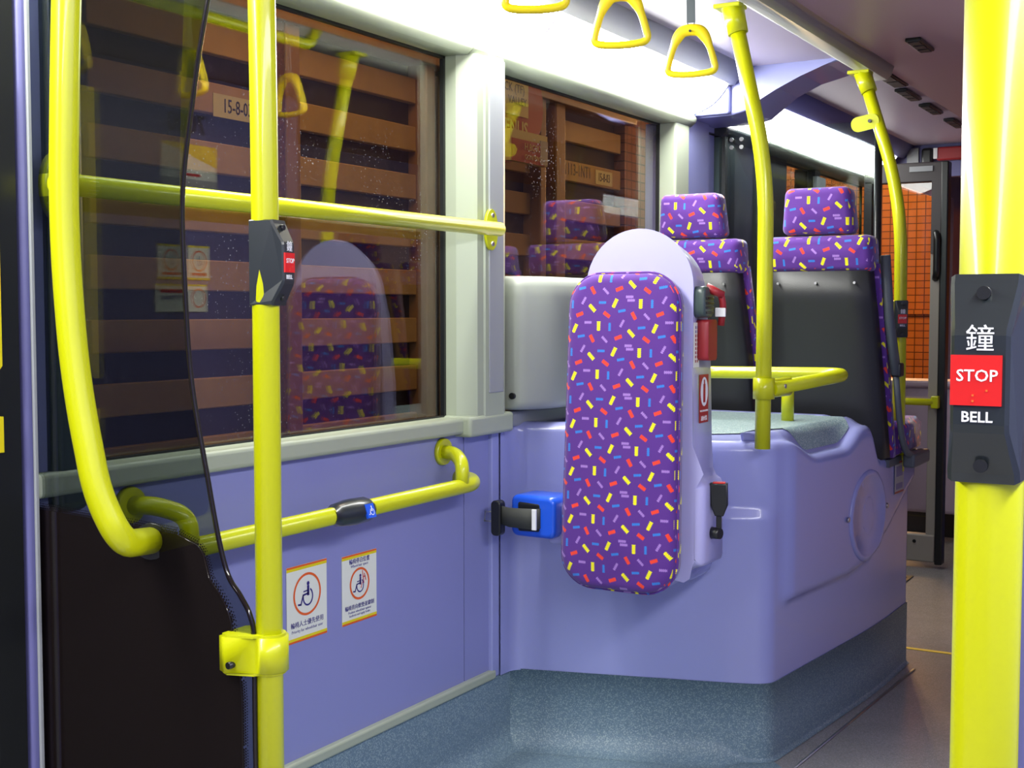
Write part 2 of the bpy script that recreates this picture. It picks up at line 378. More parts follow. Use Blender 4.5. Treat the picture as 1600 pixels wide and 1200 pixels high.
# pillars
pl = MB(); pr = lambda z: [(-.05, 2.872, z), (.0, 2.872, z), (.040, 2.90, z), (.046, 2.905, z), (.046, 2.935, z), (.050, 2.94, z), (.050, 3.035, z), (.045, 3.05, z), (-.05, 3.055, z)]
pl.loft([pr(.93), pr(1.90)], smooth=False); struct('trim_13', pl, CREAM)
struct('trim_14', MB().box((.048, 2.955, 1.0), (.054, 3.03, 1.905), bev=.004), GREYT)
struct('trim_15', MB().box((-.05, 4.275, .93), (.03, 4.40, 1.90), bev=.008), CREAM)
struct('trim_16', MB().box((-.05, 4.40, .9), (.018, 4.62, 1.93)), LIL)
struct('trim_17', MB().box((-.05, 3.035, .19), (.012, 3.075, .90), bev=.004), LILB)
# window 1 left frame with rounded foot
struct('trim_18', MB().box((-.05, 1.53, .86), (.022, 1.615, 1.9), bev=.02), DGRN)
def pane(nm, y0, y1, z0=.93, z1=1.90, x=-.045, m=WGL):
    o = struct(nm, MB().box((x-.005, y0, z0), (x, y1, z1)), m)
    g = MB().box((x, y0, z0), (x+.012, y1, z0+.012)).box((x, y0, z1-.012), (x+.012, y1, z1)).box((x, y0, z0), (x+.012, y0+.012, z1)).box((x, y1-.012, z0), (x+.012, y1, z1))
    obj('window_seal', g, BLK, o); return o
pane('window_1', 1.60, 2.875); pane('window_2', 3.05, 4.28)
pane('window_3', 5.60, 6.02, m=CGL); pane('window_4', 6.1, 6.98, m=CGL)
struct('wall_front_lower', MB().box((-.10, 4.74, .9), (0, 5.6, 1.9)).box((-.10, 6.02, .9), (0, 6.1, 1.9)), DKT)
# curved dark-green wall panel ahead of the partition
gp = MB(); out = [(4.72, .95), (4.72, 1.90), (4.86, 1.90), (4.98, 1.80), (5.12, 1.72), (5.34, 1.66), (5.52, 1.60), (5.62, 1.48), (5.66, .95)]
gp.prism(out, lambda y, z: (.022, y, z), lambda y, z: (.0, y, z)); struct('trim_19', gp, DGRN)
struct('trim_20', MB().box((.0, 5.99, .94), (.02, 6.13, 1.86)), GREYT)
# shell of the bus out of frame
struct('wall_right', MB().box((2.4, -3.2, FZ), (2.48, 9.6, 2.16)), LIL)
struct('wall_rear', MB().box((-.1, -3.25, FZ), (2.48, -3.2, 2.16)), LILD)
struct('wall_left_rear', MB().box((-.10, -3.2, FZ), (0, .1, 2.16)), LILD)
struct('trim_21', MB().box((-.10, .1, 2.0), (0, 1.47, 2.16)).box((-.1, 7.0, 2.0), (0, 9.6, 2.16)).box((-.1, 9.2, FZ), (0, 9.6, 2.0)), LILD)
struct('wall_front', MB().box((-.1, 9.6, FZ), (2.48, 9.65, .8)).box((-.1, 9.6, 1.95), (2.48, 9.65, 2.16)), LILD)
# rear door (mostly outside the frame): black leaf with a hazard strip
dr = struct('door_1', MB().box((-.09, .12, FZ), (-.055, 1.40, 2.0)).box((-.06, 1.40, FZ), (.03, 1.455, 2.0)), BLK)
hz = MB(); hz.box((.03, 1.375, 1.10), (.040, 1.413, 1.62)); hz.box((.03, 1.375, .985), (.040, 1.413, 1.045)); obj('hazard_strip', hz, YPR, dr)
dg = MB(); dg.prism([(1.375, 1.045), (1.413, 1.10), (1.413, 1.13), (1.375, 1.085)], lambda y, z: (.0405, y, z), lambda y, z: (.038, y, z)); obj('hazard_stripe', dg, BLK, dr)
# arch bulkhead where the roof cove ends
arc = [(.0, 1.93), (.17, 1.932), (.23, 1.945), (.27, 1.975), (.33, 2.02), (.42, 2.06), (.52, 2.083), (.60, 2.095)]
ab = MB(); ab.prism([(.0, 2.16), (.0, 1.93)]+arc[1:]+[(.62, 2.16)], lambda x, z: (x, 4.45, z), lambda x, z: (x, 4.72, z), bev=.012); struct('wall_front_arch', ab, LILB)
struct('trim_22', MB().box((.0, 4.425, 1.935), (.17, 4.455, 2.05), bev=.01), LILB)
# front bulkhead over the door
struct('wall_front_upper', MB().box((.0, 7.0, 1.93), (1.2, 7.06, 2.16)), LILD)
# ================================================================== LIGHTS OF THE BUS
def strip(y0, y1, label, m=LAMP, lit=True):
    t = thing('ceiling_light', (.1, (y0+y1)/2, 2.0), label, 'light', 'roof light strips')
    n = 8; pts = []
    for k in range(n+1):
        a = k/n; x = .035+(.17-.035)*a; z = 1.94+(2.035-1.94)*a; b = math.sin(a*math.pi)*.022; pts.append((x+b*.55, z-b*.6))
    rows = [[(x, y, z) for x, z in pts] for y in (y0+.004, y1-.004)]
    obj('diffuser', MB().grid(rows), m, t, fixn=False)
    bk = MB().box((.0, y0, 1.945), (.03, y1, 2.06)).box((.03, y0, 2.04), (.17, y1, 2.06)); obj('housing', bk, CEIL, t)
    for y in (y0, y1):
        e = MB()
        pp = [(x, z) for x, z in pts]+[(.17, 2.045), (.03, 2.045)]
        e.prism(pp, lambda x, z, y=y: (x, y-.002, z), lambda x, z, y=y: (x, y+.002, z))
        obj('end_cap', e, GREYT, t)
strip(3.13, 4.42, 'bright white roof light strip ending at the arch, above the second window')
strip(1.84, 3.13, 'bright white roof light strip above the first big window')
strip(.55, 1.84, 'bright white roof light strip above the door pillar, outside the left top corner')
strip(-.74, .55, 'roof light strip behind the camera, above the rear door')
strip(-2.03, -.74, 'roof light strip behind the camera, near the rear wall')
strip(4.74, 5.62, 'white roof light strip seen through the glass partition, nearer section', LAMPD)
strip(5.62, 6.9, 'white roof light strip seen through the glass partition, far section', LAMPD)
t = thing('ceiling_light', (2.3, -.3, 2.05), 'long roof light strip on the opposite side behind the camera', 'light')
g = MB().poly([(2.2, -2.6, 2.07), (2.36, -2.6, 1.97), (2.36, 2.2, 1.97), (2.2, 2.2, 2.07)]); obj('diffuser', g, emitter('opposite_fluorescent_diffuser', (1, 1, .95), STRIP*.65), t, fixn=False)
obj('housing', MB().box((2.19, -2.6, 2.075), (2.4, 2.2, 2.09)), CEIL, t)
# ================================================================== WHEEL ARCH BOX
root = thing('wheel_arch_box', (.4, 3.8, FZ), 'glossy lilac moulded wheel-arch box behind the padded backrest', 'wheel arch')
def fillet2(P, rads, n=8):
    out = [Vector(P[0])]
    for i in range(1, len(P)-1):
        p = Vector(P[i]); a = Vector(P[i-1])-p; b = Vector(P[i+1])-p; d = min(rads[i-1], a.length*.45, b.length*.45)
        A = p+a.normalized()*d; B = p+b.normalized()*d
        for k in range(n+1):
            t_ = k/n; out.append(A*(1-t_)**2+p*2*t_*(1-t_)+B*t_*t_)
    out.append(Vector(P[-1])); return out
def resample(P, step):
    out = [P[0]]; 
    for a, b in zip(P, P[1:]):
        L_ = (b-a).length; n = max(1, int(L_/step))
        for k in range(1, n+1): out.append(a.lerp(b, k/n))
    return out
plan = resample(fillet2([(.012, 3.08), (.015, 3.155), (.62, 3.335), (.705, 3.37), (.785, 4.2), (.79, 4.60), (.76, 4.66), (.02, 4.67)], [.06, .04, .05, .2, .03, .03]), .02)
def pnorm(i):
    a = plan[max(i-1, 0)]; b = plan[min(i+1, len(plan)-1)]; t_ = (b-a).normalized(); return Vector((t_.y, -t_.x))
def sm(x): x = max(0, min(1, x)); return x*x*(3-2*x)
def ztop(p):
    if p.x > .66 and p.y > 3.36:
        z = .862-.055*sm((p.y-3.45)/.2)*(1-sm((p.y-3.86)/.16)); 
        z -= .115*sm((p.y-4.06)/.1); return z
    if p.y > 4.3: return .692
    if p.x < .12: return .905
    return .905-.043*sm((p.x-.25)/.3)
def off(p, z):
    o = .0
    if p.x > .5 or p.y > 3.34:                       # ledge between upper and lower moulding
        s_ = sm((p.x-.55)/.1)
    # upper front part is set back above z=.655
    fr = 1-sm((p.y-3.36)/.06)
    o -= .014*sm((z-.655)/.02)*sm((p.x-.40)/.04)*fr
    # the side flange stands proud above a curve that sweeps up towards the seats
    if p.x > .68 and p.y > 3.36 and p.y < 4.62:
        lim = .40+.0*(p.y-3.5)+.26*sm((p.y-3.9)/.9) if p.y > 3.5 else .40
        o += .022*sm((z-lim)/.02)*sm((p.y-3.42)/.06)
        o -= .018*sm((z-.655)/.02)*0
    return o
rows = []; ZL = .188
for i, p in enumerate(plan):
    n = pnorm(i); zt = ztop(p); rr = .028; col_ = []
    nz = 44
    for k in range(nz+1):
        z = ZL+(zt-rr-ZL)*k/nz; q = p+n*off(p, z); col_.append((q.x, q.y, z))
    for a in range(15, 91, 15):
        q = p+n*(off(p, zt-rr)-rr*(1-math.cos(R(a)))); col_.append((q.x, q.y, zt-rr+rr*math.sin(R(a))))
    rows.append(col_)
# top surface towards an inner centre
C_ = Vector((.25, 4.05)); tops = []
for i, p in enumerate(plan):
    last = rows[i][-1]; e = Vector((last[0], last[1]))
    inner = (Vector((p.x, 4.05)) if p.x <= .62 and p.y < 3.4 else Vector((.615, max(p.y, 3.34)))) if p.y < 4.07 else Vector((min(.03, p.x), p.y))
    zi = .885 if p.y < 4.07 else ztop(p)
    col_ = []
    for t_ in (.02, .05, .1, .17, .25, .35, .5, .75, 1):
        q = e.lerp(inner, t_); col_.append((q.x, q.y, last[2]+(zi-last[2])*sm(t_/.35)))
    tops.append(col_)
obj('body', MB().grid([r+t_ for r, t_ in zip(rows, tops)]), LILB, root)
# vinyl inlay on top
inl = []
def inlay(sel, st, nm_rows=9):
    out = []
    for i, p in enumerate(plan):
        if not sel(p): continue
        last = rows[i][-1]; e = Vector((last[0], last[1])); inner = Vector((p.x, 4.035)) if p.x <= .62 and p.y < 3.4 else Vector((.615, max(p.y, 3.34))); col_ = []
        s0 = st(p)
        for k in range(nm_rows):
            t_ = s0+(1-s0)*(k/(nm_rows-1))**1.4; q = e.lerp(inner, t_); col_.append((q.x, q.y, last[2]+(.885-last[2])*sm(t_/.35)+.003))
        out.append(col_)
    return out
ma = MB().grid(inlay(lambda p: .06 < p.x <= .62 and p.y < 3.4 and p.y > 3.15, lambda p: .10+.05*sm((p.x-.45)/.15)))
ma.grid(inlay(lambda p: p.x > .62 and p.y < 4.03, lambda p: .07+.9*(1-sm((p.y-3.37)/.26))+.25*sm((p.y-3.97)/.06)))
ma.poly([(.58, 3.58, .8884), (.622, 3.58, .8884), (.622, 4.034, .8884), (.58, 4.034, .8884)])
obj('vinyl_inlay', ma, VINT, root)
obj('rear_riser', MB().prism([(.02, .69), (.02, .889), (.64, .889), (.71, .876), (.748, .84), (.762, .77), (.764, .69)], lambda x, z: (x, 4.032, z), lambda x, z: (x, 4.07, z), bev=.008), LILB, root)
skr = []
splan = resample(fillet2([(.0015, 3.150), (.62, 3.335), (.705, 3.37), (.785, 4.2), (.79, 4.60)], [.04, .05, .2]), .02)
for i, p in enumerate(splan):
    a_ = splan[max(i-1, 0)]; b_ = splan[min(i+1, len(splan)-1)]; t_ = (b_-a_).normalized(); n = Vector((t_.y, -t_.x)); col_ = []
    cr = .07-.058*sm((p.x-.56)/.1)
    for z, o_ in [(.19, .002), (.19, .0), (.06, .0)]+[(FZ+cr*(1-math.sin(R(a))), cr*(1-math.cos(R(a)))) for a in range(0, 91, 15)]:
        q = p+n*(o_+.001); col_.append((q.x, q.y, z+.0015))
    skr.append(col_)
obj('vinyl_skirting', MB().grid(skr), VIN, root)
# round hatch on the aisle side
def sidept(y, z, d):
    b_ = min((p for p in plan if p.x > .68), key=lambda p: abs(p.y-y)); i_ = plan.index(b_); q_ = b_+pnorm(i_)*(off(b_, z)+d)
    return (q_.x, y, z)
hc = MB(); N_ = 40
def ell(ry, rz, d): return [sidept(4.05+ry*math.cos(2*math.pi*k/N_), .575+rz*math.sin(2*math.pi*k/N_), d) for k in range(N_)]
hc.loft([ell(.160, .146, -.01), ell(.160, .146, .003), ell(.154, .140, .007), ell(.142, .128, .007), ell(.134, .120, .001), ell(.05, .06, .001)]); htc = obj('hatch_cover', hc, LILB, root)
for yy in (3.87, 4.225): obj('screw', MB().cyl(sidept(yy, .585, .002), sidept(yy, .585, .007), .009, .007), METAL, htc)
# faded sticker on its side
def sticker_side():
    M = frame(sidept(4.36, .665, .004), (.056, 1, 0), (0, 0, 1))
    st = thing('sticker', sidept(4.36, .60, .004), 'small faded white and red sticker on the wheel-arch box side, below the seat', 'sticker')
    plate('sheet', M, .10, .11, .001, GREYT, st); plate('border_stripe', M, .10, .006, .0004, REDD, st, z=.001, cy=.05); plate('border_stripe', M, .10, .006, .0004, REDD, st, z=.001, cy=-.05)
    plate('blue_print', M, .07, .035, .0004, GRYP, st, z=.001, cy=.02); plate('blue_print', M, .07, .02, .0004, GRYP, st, z=.001, cy=-.03)
sticker_side()
# ================================================================== WHEELCHAIR BACKREST
bk = thing('wheelchair_backrest', (.44, 3.1, .45), 'tall padded wheelchair backrest with confetti-pattern purple cushion on a domed lilac shell', 'backrest')
def halfw_shell():
    L_ = []
    for k in range(0, 25):
        a = R(180-180*k/24); x = .452+.152*math.cos(a); z = 1.285+.15*math.sin(a)
        L_.append((x, z))
    L_ += [(.602, 1.1), (.604, .88), (.608, .81), (.617, .79), (.630, .782), (.636, .77), (.636, .58), (.632, .568), (.618, .562), (.59, .556), (.567, .54), (.545, .515), (.515, .492), (.48, .482), (.36, .482), (.31, .49), (.278, .53), (.268, .70), (.272, 1.0), (.288, 1.2)]
    return L_
sh = halfw_shell()
sb_ = MB()
def shb(x, z):
    f = 1 if x > .45 else 1
    g_ = max(0, (.56-z))/.12
    return (x+(.0 if x > .45 else .03), 3.175+.05*(0 if x > .45 else -.6)+.02*(x-.3)-.03*min(1, g_), z-.0 if z < 1.25 else z-.02*(z-1.25)/.18)
shb0 = shb
def shb(x, z):
    p = shb0(x, z); return (p[0]-.01*sm((z-1.0)/.3), p[1]-.045*sm((z-1.05)/.38), p[2])
sb_.prism(sh, lambda x, z: (x, 3.045, z), shb, bev=.024, seg=6)
obj('shell', sb_, SHELL, bk)
obj('mounting_block', MB().box((.33, 3.14, .50), (.57, 3.30, .86), bev=.03), LILB, bk)
# dome dish rim
# cushion
def rrect(x0, x1, z0, z1, r, n=8, sk=0, xb=0):
    P = []
    for cx, cz, a0 in ((x1-r, z1-r, 90), (x0+r, z1-r, 180), (x0+r, z0+r, 270), (x1-r, z0+r, 360)):
        for k in range(n+1):
            a = R(a0-90+ (90*k/n) if False else (a0-90)+90*k/n); P.append((cx+r*math.cos(a), cz+r*math.sin(a)))
    return P
def cushion_rings(x0, x1, z0, z1, r, yf, th, puff=.012, lean=0, flare=0):
    base = rrect(x0, x1, z0, z1, r, 10); cx, cz = (x0+x1)/2, (z0+z1)/2; rings = []
    def ring(sh_, y):
        out = []
        for x, z in base:
            t_ = (z1-z)/(z1-z0); dx = (x-cx); dz = (z-cz)
            fx = 1-sh_/((x1-x0)/2); fz = 1-sh_/((z1-z0)/2)
            out.append((cx+dx*fx*(1+flare*t_), y-lean*t_, cz+dz*fz))
        return out
    rings.append(ring(.012, yf+th)); rings.append(ring(.0, yf+th*.85)); rings.append(ring(0, yf+th*.35))
    for a in range(15, 91, 15): rings.append(ring(.025*(1-math.cos(R(a))), yf+th*.35-th*.3*math.sin(R(a))))
    m_ = min(x1-x0, z1-z0)/2
    for s_, d in ((.3, -.002), (.55, -.005), (.8, -.006), (.96, -.006)): rings.append(ring(.025+(m_-.025)*s_, yf+th*.05+d))
    return rings
cu = MB().loft(cushion_rings(.276, .582, .50, 1.318, .085, 2.985, .062, lean=.035, flare=.07)); obj('cushion', cu, FAB, bk, uvmode='fab', y0=lambda z: 2.985-.035*(1.318-z)/.818)
pp_ = MB(); P_ = [(c[0], 3.010-.035*(1.318-c[2])/.818, c[2]) for c in cushion_rings(.274, .584, .498, 1.320, .087, 2.985, .062, lean=0, flare=.07)[2]]
pp_.tube(P_+[P_[0]], .0035, 8, cap=False); obj('cushion_piping', pp_, FAB, bk, uvmode='fab', y0=3.0)
# seat belt reel on the left, in blue housing on a pale bracket
sbelt = thing('seat_belt', (.19, 3.06, .65), 'black seat belt in a bright blue reel housing left of the padded backrest', 'seat belt')
obj('mount_bracket', MB().box((.185, 3.035, .588), (.29, 3.12, .705), bev=.014), SHELL, sbelt)
obj('reel_housing', MB().prism(rrect(.085, .225, .608, .722, .02, 4), lambda x, z: (x+.006, 2.995+.15*(.22-x)*.3, z), lambda x, z: (x+.01, 3.10, z), bev=.012), BLUE, sbelt)
obj('reel_opening', MB().box((.115, 2.996, .622), (.19, 3.03, .705), bev=.008), BLK, sbelt)
wbm = MB(); wbm.loft([[(x, y-.002, z0), (x, y-.002, z1), (x, y+.002, z1), (x, y+.002, z0)] for x, y, z0, z1 in ((.188, 2.995, .636, .690), (.178, 2.982, .634, .690), (.14, 2.978, .635, .689), (.10, 2.978, .636, .688), (.075, 2.985, .640, .690), (.062, 2.992, .642, .690))]); wbo = obj('webbing', wbm, WEB, sbelt)
obj('webbing_label', MB().box((.174, 2.972, .634), (.187, 2.978, .690), bev=.001), WHT, wbo)
obj('tongue_grip', MB().prism(rrect(.045, .075, .608, .705, .012, 4), lambda x, z: (x, 2.972, z), lambda x, z: (x, 3.0, z), bev=.004), BLK, sbelt)
obj('tongue', MB().tube([(.05, 2.985, .672), (.022, 2.982, .672), (.02, 2.982, .645), (.05, 2.985, .645)], .003, 8), METAL, sbelt)
# red-button buckle on the right
bc = thing('seat_belt_buckle', (.675, 3.12, .64), 'black seat belt buckle with red release button on the lilac mount right of the backrest', 'buckle')
Mb = frame((.685, 3.115, .735), (.25, 1, 0), (0, -.02, 1))
def bxM(name, a, b, m, par, M, bev=0):
    q = MB().box(a, b, bev=bev); bmesh.ops.transform(q.bm, matrix=M, verts=q.bm.verts); return obj(name, q, m, par)
Mb = frame((.655, 3.105, .742), (1, .3, 0), (0, -.02, 1))
bkb = obj('buckle_body', (lambda q: (bmesh.ops.transform(q.bm, matrix=Mb, verts=q.bm.verts), q)[1])(MB().prism([(-.022, .037), (.022, .037), (.023, -.02), (.012, -.048), (-.010, -.048), (-.021, -.02)], lambda x, z: (x, z, .013), lambda x, z: (x, z, -.013), bev=.004, bev_back=True)), BLK, bc)
bxM('release_button', (-.016, .034, -.010), (.016, .0395, .010), RED, bkb, Mb, .001)
bxM('stalk', (-.007, -.10, -.004), (.007, -.045, .004), BLK, bc, Mb, .002)
obj('anchor_bolt', MB().cyl((.632, 3.105, .648), (.662, 3.098, .648), .016, .014), BLK, bc)
# emergency hammer on the shell side
hm = thing('emergency_hammer', (.64, 3.12, 1.16), 'red emergency hammer in grey-green holder on the side of the backrest shell', 'hammer')
hol = obj('holder', MB().prism(rrect(3.05, 3.12, 1.205, 1.285, .018, 4), lambda y, z: (.632, y, z), lambda y, z: (.598, y, z), bev=.008), mat('grey_green_holder', (62, 76, 74), .35), hm)
for k in range(4): obj('holder_rib', MB().box((.630, 3.06, 1.215+k*.012), (.636, 3.11, 1.221+k*.012), bev=.002), BLK, hol)
obj('hammer_head', MB().cyl((.620, 3.09, 1.283), (.660, 3.11, 1.262), .012, .010), REDD, hm)
obj('hammer_handle', MB().tube([(.652, 3.11, 1.27), (.657, 3.118, 1.235), (.650, 3.12, 1.185)], .009, 10, fillet=.02), REDD, hm)
obj('white_tag', MB().box((.640, 3.102, 1.207), (.668, 3.108, 1.230), bev=.002), WHT, hm)
bd = obj('backing_tag', MB().prism(rrect(3.075, 3.135, 1.095, 1.20, .010, 4), lambda y, z: (.634, y, z), lambda y, z: (.598, y, z)), REDD, hm)
bd['label'] = 'dark red plastic tag'
# narrow vertical label on shell side
def vlabel():
    M = frame((.617, 3.105, 1.135), (0, 1, 0), (0, 0, 1))
    M = frame((.6025, 3.088, 1.135), (.0, 1, 0), (0, 0, 1))
    v = thing('notice_label', (.6, 3.09, 1.1), 'narrow vertical white instruction label with red print on the backrest shell side', 'sticker')
    plate('sheet', M, .036, .115, .0012, WSTK, v, cx=-.018)
    for c in (-.024, -.012):
        for k in range(9): plate('character', M, .006, .007, .0004, REDD if k > 1 else GRYP, v, z=.0012, cx=c, cy=.045-k*.0108)
vlabel()
def ext_sign():
    M = frame((.6048, 3.118, .995), (.0, 1, .0), (0, 0, 1))
    v = thing('fire_extinguisher_sign', (.62, 3.1, .93), 'red fire extinguisher sign with white oval on the backrest shell side below the hammer', 'sign')
    plate('sheet', M, .060, .125, .0014, SIGNR, v)
    mb = MB(); mb.poly([(.025*math.cos(2*math.pi*k/32), .018+.038*math.sin(2*math.pi*k/32), .0018) for k in range(32)]); bmesh.ops.transform(mb.bm, matrix=M, verts=mb.bm.verts); obj('white_oval', mb, WHT, v)
    plate('extinguisher_symbol', M, .014, .048, .0004, SIGNR, v, z=.0019, cy=.014); plate('extinguisher_symbol', M, .007, .012, .0004, SIGNR, v, z=.0019, cy=.043)
    text('lettering', '滅火筒', .014, WHT, M @ Matrix.Translation((0, -.052, .0018)), v)
    text('lettering', 'FIRE EXTINGUISHER', .0072, WHT, M @ Matrix.Translation((0, -.032, .0018)), v, wide=.85)
ext_sign()
# ================================================================== GREY BOX BEHIND THE BACKREST (window locker)
lk = thing('side_locker', (.05, 3.4, .94), 'grey-cream moulded box below the second window, left of the padded backrest', 'panel box')
lb = MB(); rings = []
def lring(z, ins, dz=0):
    P = fillet2([(-.02, 3.085), (.075-ins, 3.085+ins), (.125-ins, 3.19), (.135-ins, 3.95), (-.02, 3.98)], [.03, .06, .05], 8)
    return [(p.x, p.y, z) for p in P]
for z, ins in ((.945, .012), (.955, .002), (.97, 0), (1.26, 0), (1.29, .003), (1.31, .012), (1.32, .03)): rings.append(lring(z, ins))
lb.loft(rings); obj('casing', lb, BOXG, lk)
obj('screw', MB().cyl((.05, 3.088, .985), (.05, 3.078, .985), .009), BLK, lk)
# ================================================================== POLES
PR = .021
def pole(pts, label, fil=.5, name='grab_pole', group='yellow grab poles'):
    base = pts[0]; t = thing(name, (base[0], base[1], min(p[2] for p in pts)), label, 'pole', group)
    obj('tube', MB().tube(pts, PR, 24, fillet=fil), YEL, t); return t
left = pole([(.521, 1.52, FZ), (.521, 1.52, 1.62), (.512, 1.52, 2.09)], 'straight yellow grab pole at the free edge of the tinted glass screen', .4)
obj('floor_flange', MB().cyl((.521, 1.52, FZ), (.521, 1.52, FZ+.03), .045, .03), YEL, left)
# clamp that holds the screen
cl = MB(); ol = [(.521+.030*math.cos(R(a)), 1.52+.030*math.sin(R(a))) for a in range(-100, 101, 12)]+[(.47, 1.553), (.455, 1.535), (.455, 1.478), (.475, 1.468)]
cl.loft([[(x, y, z) for x, y in ol] for z in (.655, .718)]); bmesh.ops.bevel(cl.bm, geom=[e for e in cl.bm.edges if abs(e.verts[0].co.z-e.verts[1].co.z) < 1e-5], offset=.004, segments=2, affect='EDGES')
clp = obj('screen_clamp', cl, YEL, left)
obj('screw', MB().cyl((.485, 1.480, .672), (.483, 1.466, .672), .0055), BLK, clp)
right = pole([(1.702, .863, FZ), (1.702, .863, 2.09)], 'thick-looking yellow grab pole nearest the camera at the right edge', 0)
mid = pole([(.695, 3.32, .85), (.697, 3.32, 1.30), (.697, 3.32, 1.60), (.600, 3.32, 2.03)], 'yellow grab pole rising from the wheel-arch box corner, bent at the top', .42)
def topcap(p, d, par):
    p = Vector(p); d = Vector(d).normalized(); obj('top_socket', MB().cyl(p, p-d*.075, .030, .027), YEL, par)
    obj('top_plate', MB().box((p.x-.045, p.y-.03, 2.034), (p.x+.03, p.y+.03, 2.046), bev=.003), YEL, par)
topcap((.598, 3.32, 2.04), (-.097, .0, .43), mid)
far = pole([(.798, 4.40, .68), (.798, 4.40, 1.2), (.792, 4.41, 1.60), (.648, 4.45, 2.03)], 'farther yellow grab pole beside the right-hand seat, bent towards the ceiling rail', .5)
topcap((.644, 4.45, 2.04), (-.166, .05, .43), far)
fl = MB(); Mf = frame((.735, 4.30, 1.872), (-1, 0, -.12), (0, 0, 1))
q = MB().prism(rrect(-.01, .085, -.026, .026, .024, 6), lambda x, z: (x, z, .003), lambda x, z: (x, z, -.003)); bmesh.ops.transform(q.bm, matrix=frame((.702, 4.415, 1.870), (-1, 0, -.18), (0, -.1, 1)), verts=q.bm.verts)
lug = obj('mounting_lug', q, YEL, far)
obj('lug_hole', MB().cyl((.682, 4.407, 1.868), (.682, 4.418, 1.868), .006), BLK, lug)
# curved door handrail in front of the screen, goes through the glass
ch = thing('curved_handrail', (.3, 1.4, .86), 'curved yellow handrail left of the tinted glass screen, ending in the glass', 'handrail', 'yellow grab rails')
P = [(.300, 1.36, 2.08), (.268, 1.36, 1.62), (.256, 1.36, 1.35), (.276, 1.36, 1.12), (.315, 1.365, .94), (.345, 1.385, .862), (.292, 1.50, .846)]
obj('tube', MB().tube(P, PR+.001, 24, fillet=[.2, .14, .12, .05, .05]), YEL, ch)
obj('grommet', MB().cyl((.298, 1.488, .846), (.294, 1.497, .846), .030), BLK, ch)
# ================================================================== TINTED GLASS SCREEN
sc_ = thing('glass_screen', (.25, 1.5, FZ), 'dark tinted glass draught screen with curved edge and opaque black lower half, at left', 'screen')
edge = [(.515, .30), (.508, .505), (.507, .70), (.500, .745), (.480, .775), (.455, .805), (.435, .865), (.415, .953), (.383, 1.105), (.371, 1.258), (.369, 1.41), (.395, 1.56), (.428, 1.702), (.475, 1.86), (.52, 2.03)]
def smoothc(P, n=6):
    out = []
    for i in range(len(P)-1):
        p0, p1, p2, p3 = [Vector(P[max(0, min(len(P)-1, i+k))]) for k in (-1, 0, 1, 2)]
        for k in range(n):
            t_ = k/n; out.append(.5*((2*p1)+(p2-p0)*t_+(2*p0-5*p1+4*p2-p3)*t_*t_+(3*p1-p0-3*p2+p3)*t_**3))
    out.append(Vector(P[-1])); return [tuple(v) for v in out]
E_ = smoothc(edge)
ol = [(.006, .30)]+E_+[(.006, 2.03)]
obj('glass_pane', MB().prism(ol, lambda x, z: (x, 1.497, z), lambda x, z: (x, 1.503, z)), SGL, sc_)
obj('polished_edge', MB().tube([(x, 1.5, z) for x, z in E_], .0042, 8), BLKG, sc_)
fr_ = [(.012, .28)]+[(x-.022-.018*sm((z-.62)/.1), z) for x, z in E_ if z < .80]+[(.408, .834), (.395, .848), (.35, .862), (.25, .868), (.012, .878)]
obj('opaque_lower_panel', MB().prism(fr_, lambda x, z: (x, 1.494, z), lambda x, z: (x, 1.4965, z)), BLKG, sc_)
# dotted fringe of the black print
dots = MB()
def dot(x, z, r): dots.poly([(x+r*math.cos(R(a)), 1.4955, z+r*math.sin(R(a))) for a in range(0, 360, 60)])
border = [p for p in fr_[1:]]
for (x0, z0), (x1, z1) in zip(border, border[1:]):
    L_ = math.hypot(x1-x0, z1-z0)
    if L_ < 1e-6: continue
    nx, nz = (z1-z0)/L_, -(x1-x0)/L_
    for k in range(max(1, int(L_/.0045))):
        for row, r in ((0, .0024), (1, .0019), (2, .0013)):
            t_ = (k+.5*(row % 2))*.0045/L_
            if t_ < 1: dots.poly([(x0+(x1-x0)*t_+nx*(.002+row*.004)+r*math.cos(R(a)), 1.4955, z0+(z1-z0)*t_+nz*(.002+row*.004)+r*math.sin(R(a))) for a in range(0, 360, 60)])
o = obj('dotted_fringe', dots, BLKG, sc_, fixn=False); o['kind'] = 'stuff'
obj('bottom_rail', MB().box((.04, 1.488, .27), (.52, 1.512, .30)), BLK, sc_)
# ================================================================== RAILS ON THE WINDOW WALL
wr = thing('window_rail', (.085, 2.2, 1.44), 'long straight yellow rail across the first big window', 'rail', 'yellow grab rails')
obj('tube', MB().tube([(.085, 1.49, 1.437), (.085, 2.955, 1.44)], .019, 20), YEL, wr)
def flange(y, name='end_flange', ang=0):
    q = MB(); ol_ = [(.030*math.cos(R(a)), .055*math.sin(R(a))) for a in range(0, 360, 12)]
    q.prism(ol_, lambda a, b: (.062, y+a, 1.44+b), lambda a, b: (.053, y+a, 1.44+b)); fl_o = obj(name, q, YEL, wr)
    for s_ in (-1, 1): obj('screw', MB().cyl((.066, y, 1.44+s_*.038), (.058, y, 1.44+s_*.038), .006), METAL, fl_o)
flange(2.955)
q = MB(); q.prism([(.034*math.cos(R(a)), .060*math.sin(R(a))) for a in range(0, 360, 12)], lambda a, b: (.09+a, 1.512, 1.437+b), lambda a, b: (.09+a, 1.506, 1.437+b)); 
q = MB(); q.prism([(.034*math.cos(R(a)), .060*math.sin(R(a))) for a in range(0, 360, 12)], lambda a, b: (.055, 1.535+a, 1.437+b), lambda a, b: (.03, 1.535+a, 1.437+b)); obj('end_flange', q, YEL, wr)
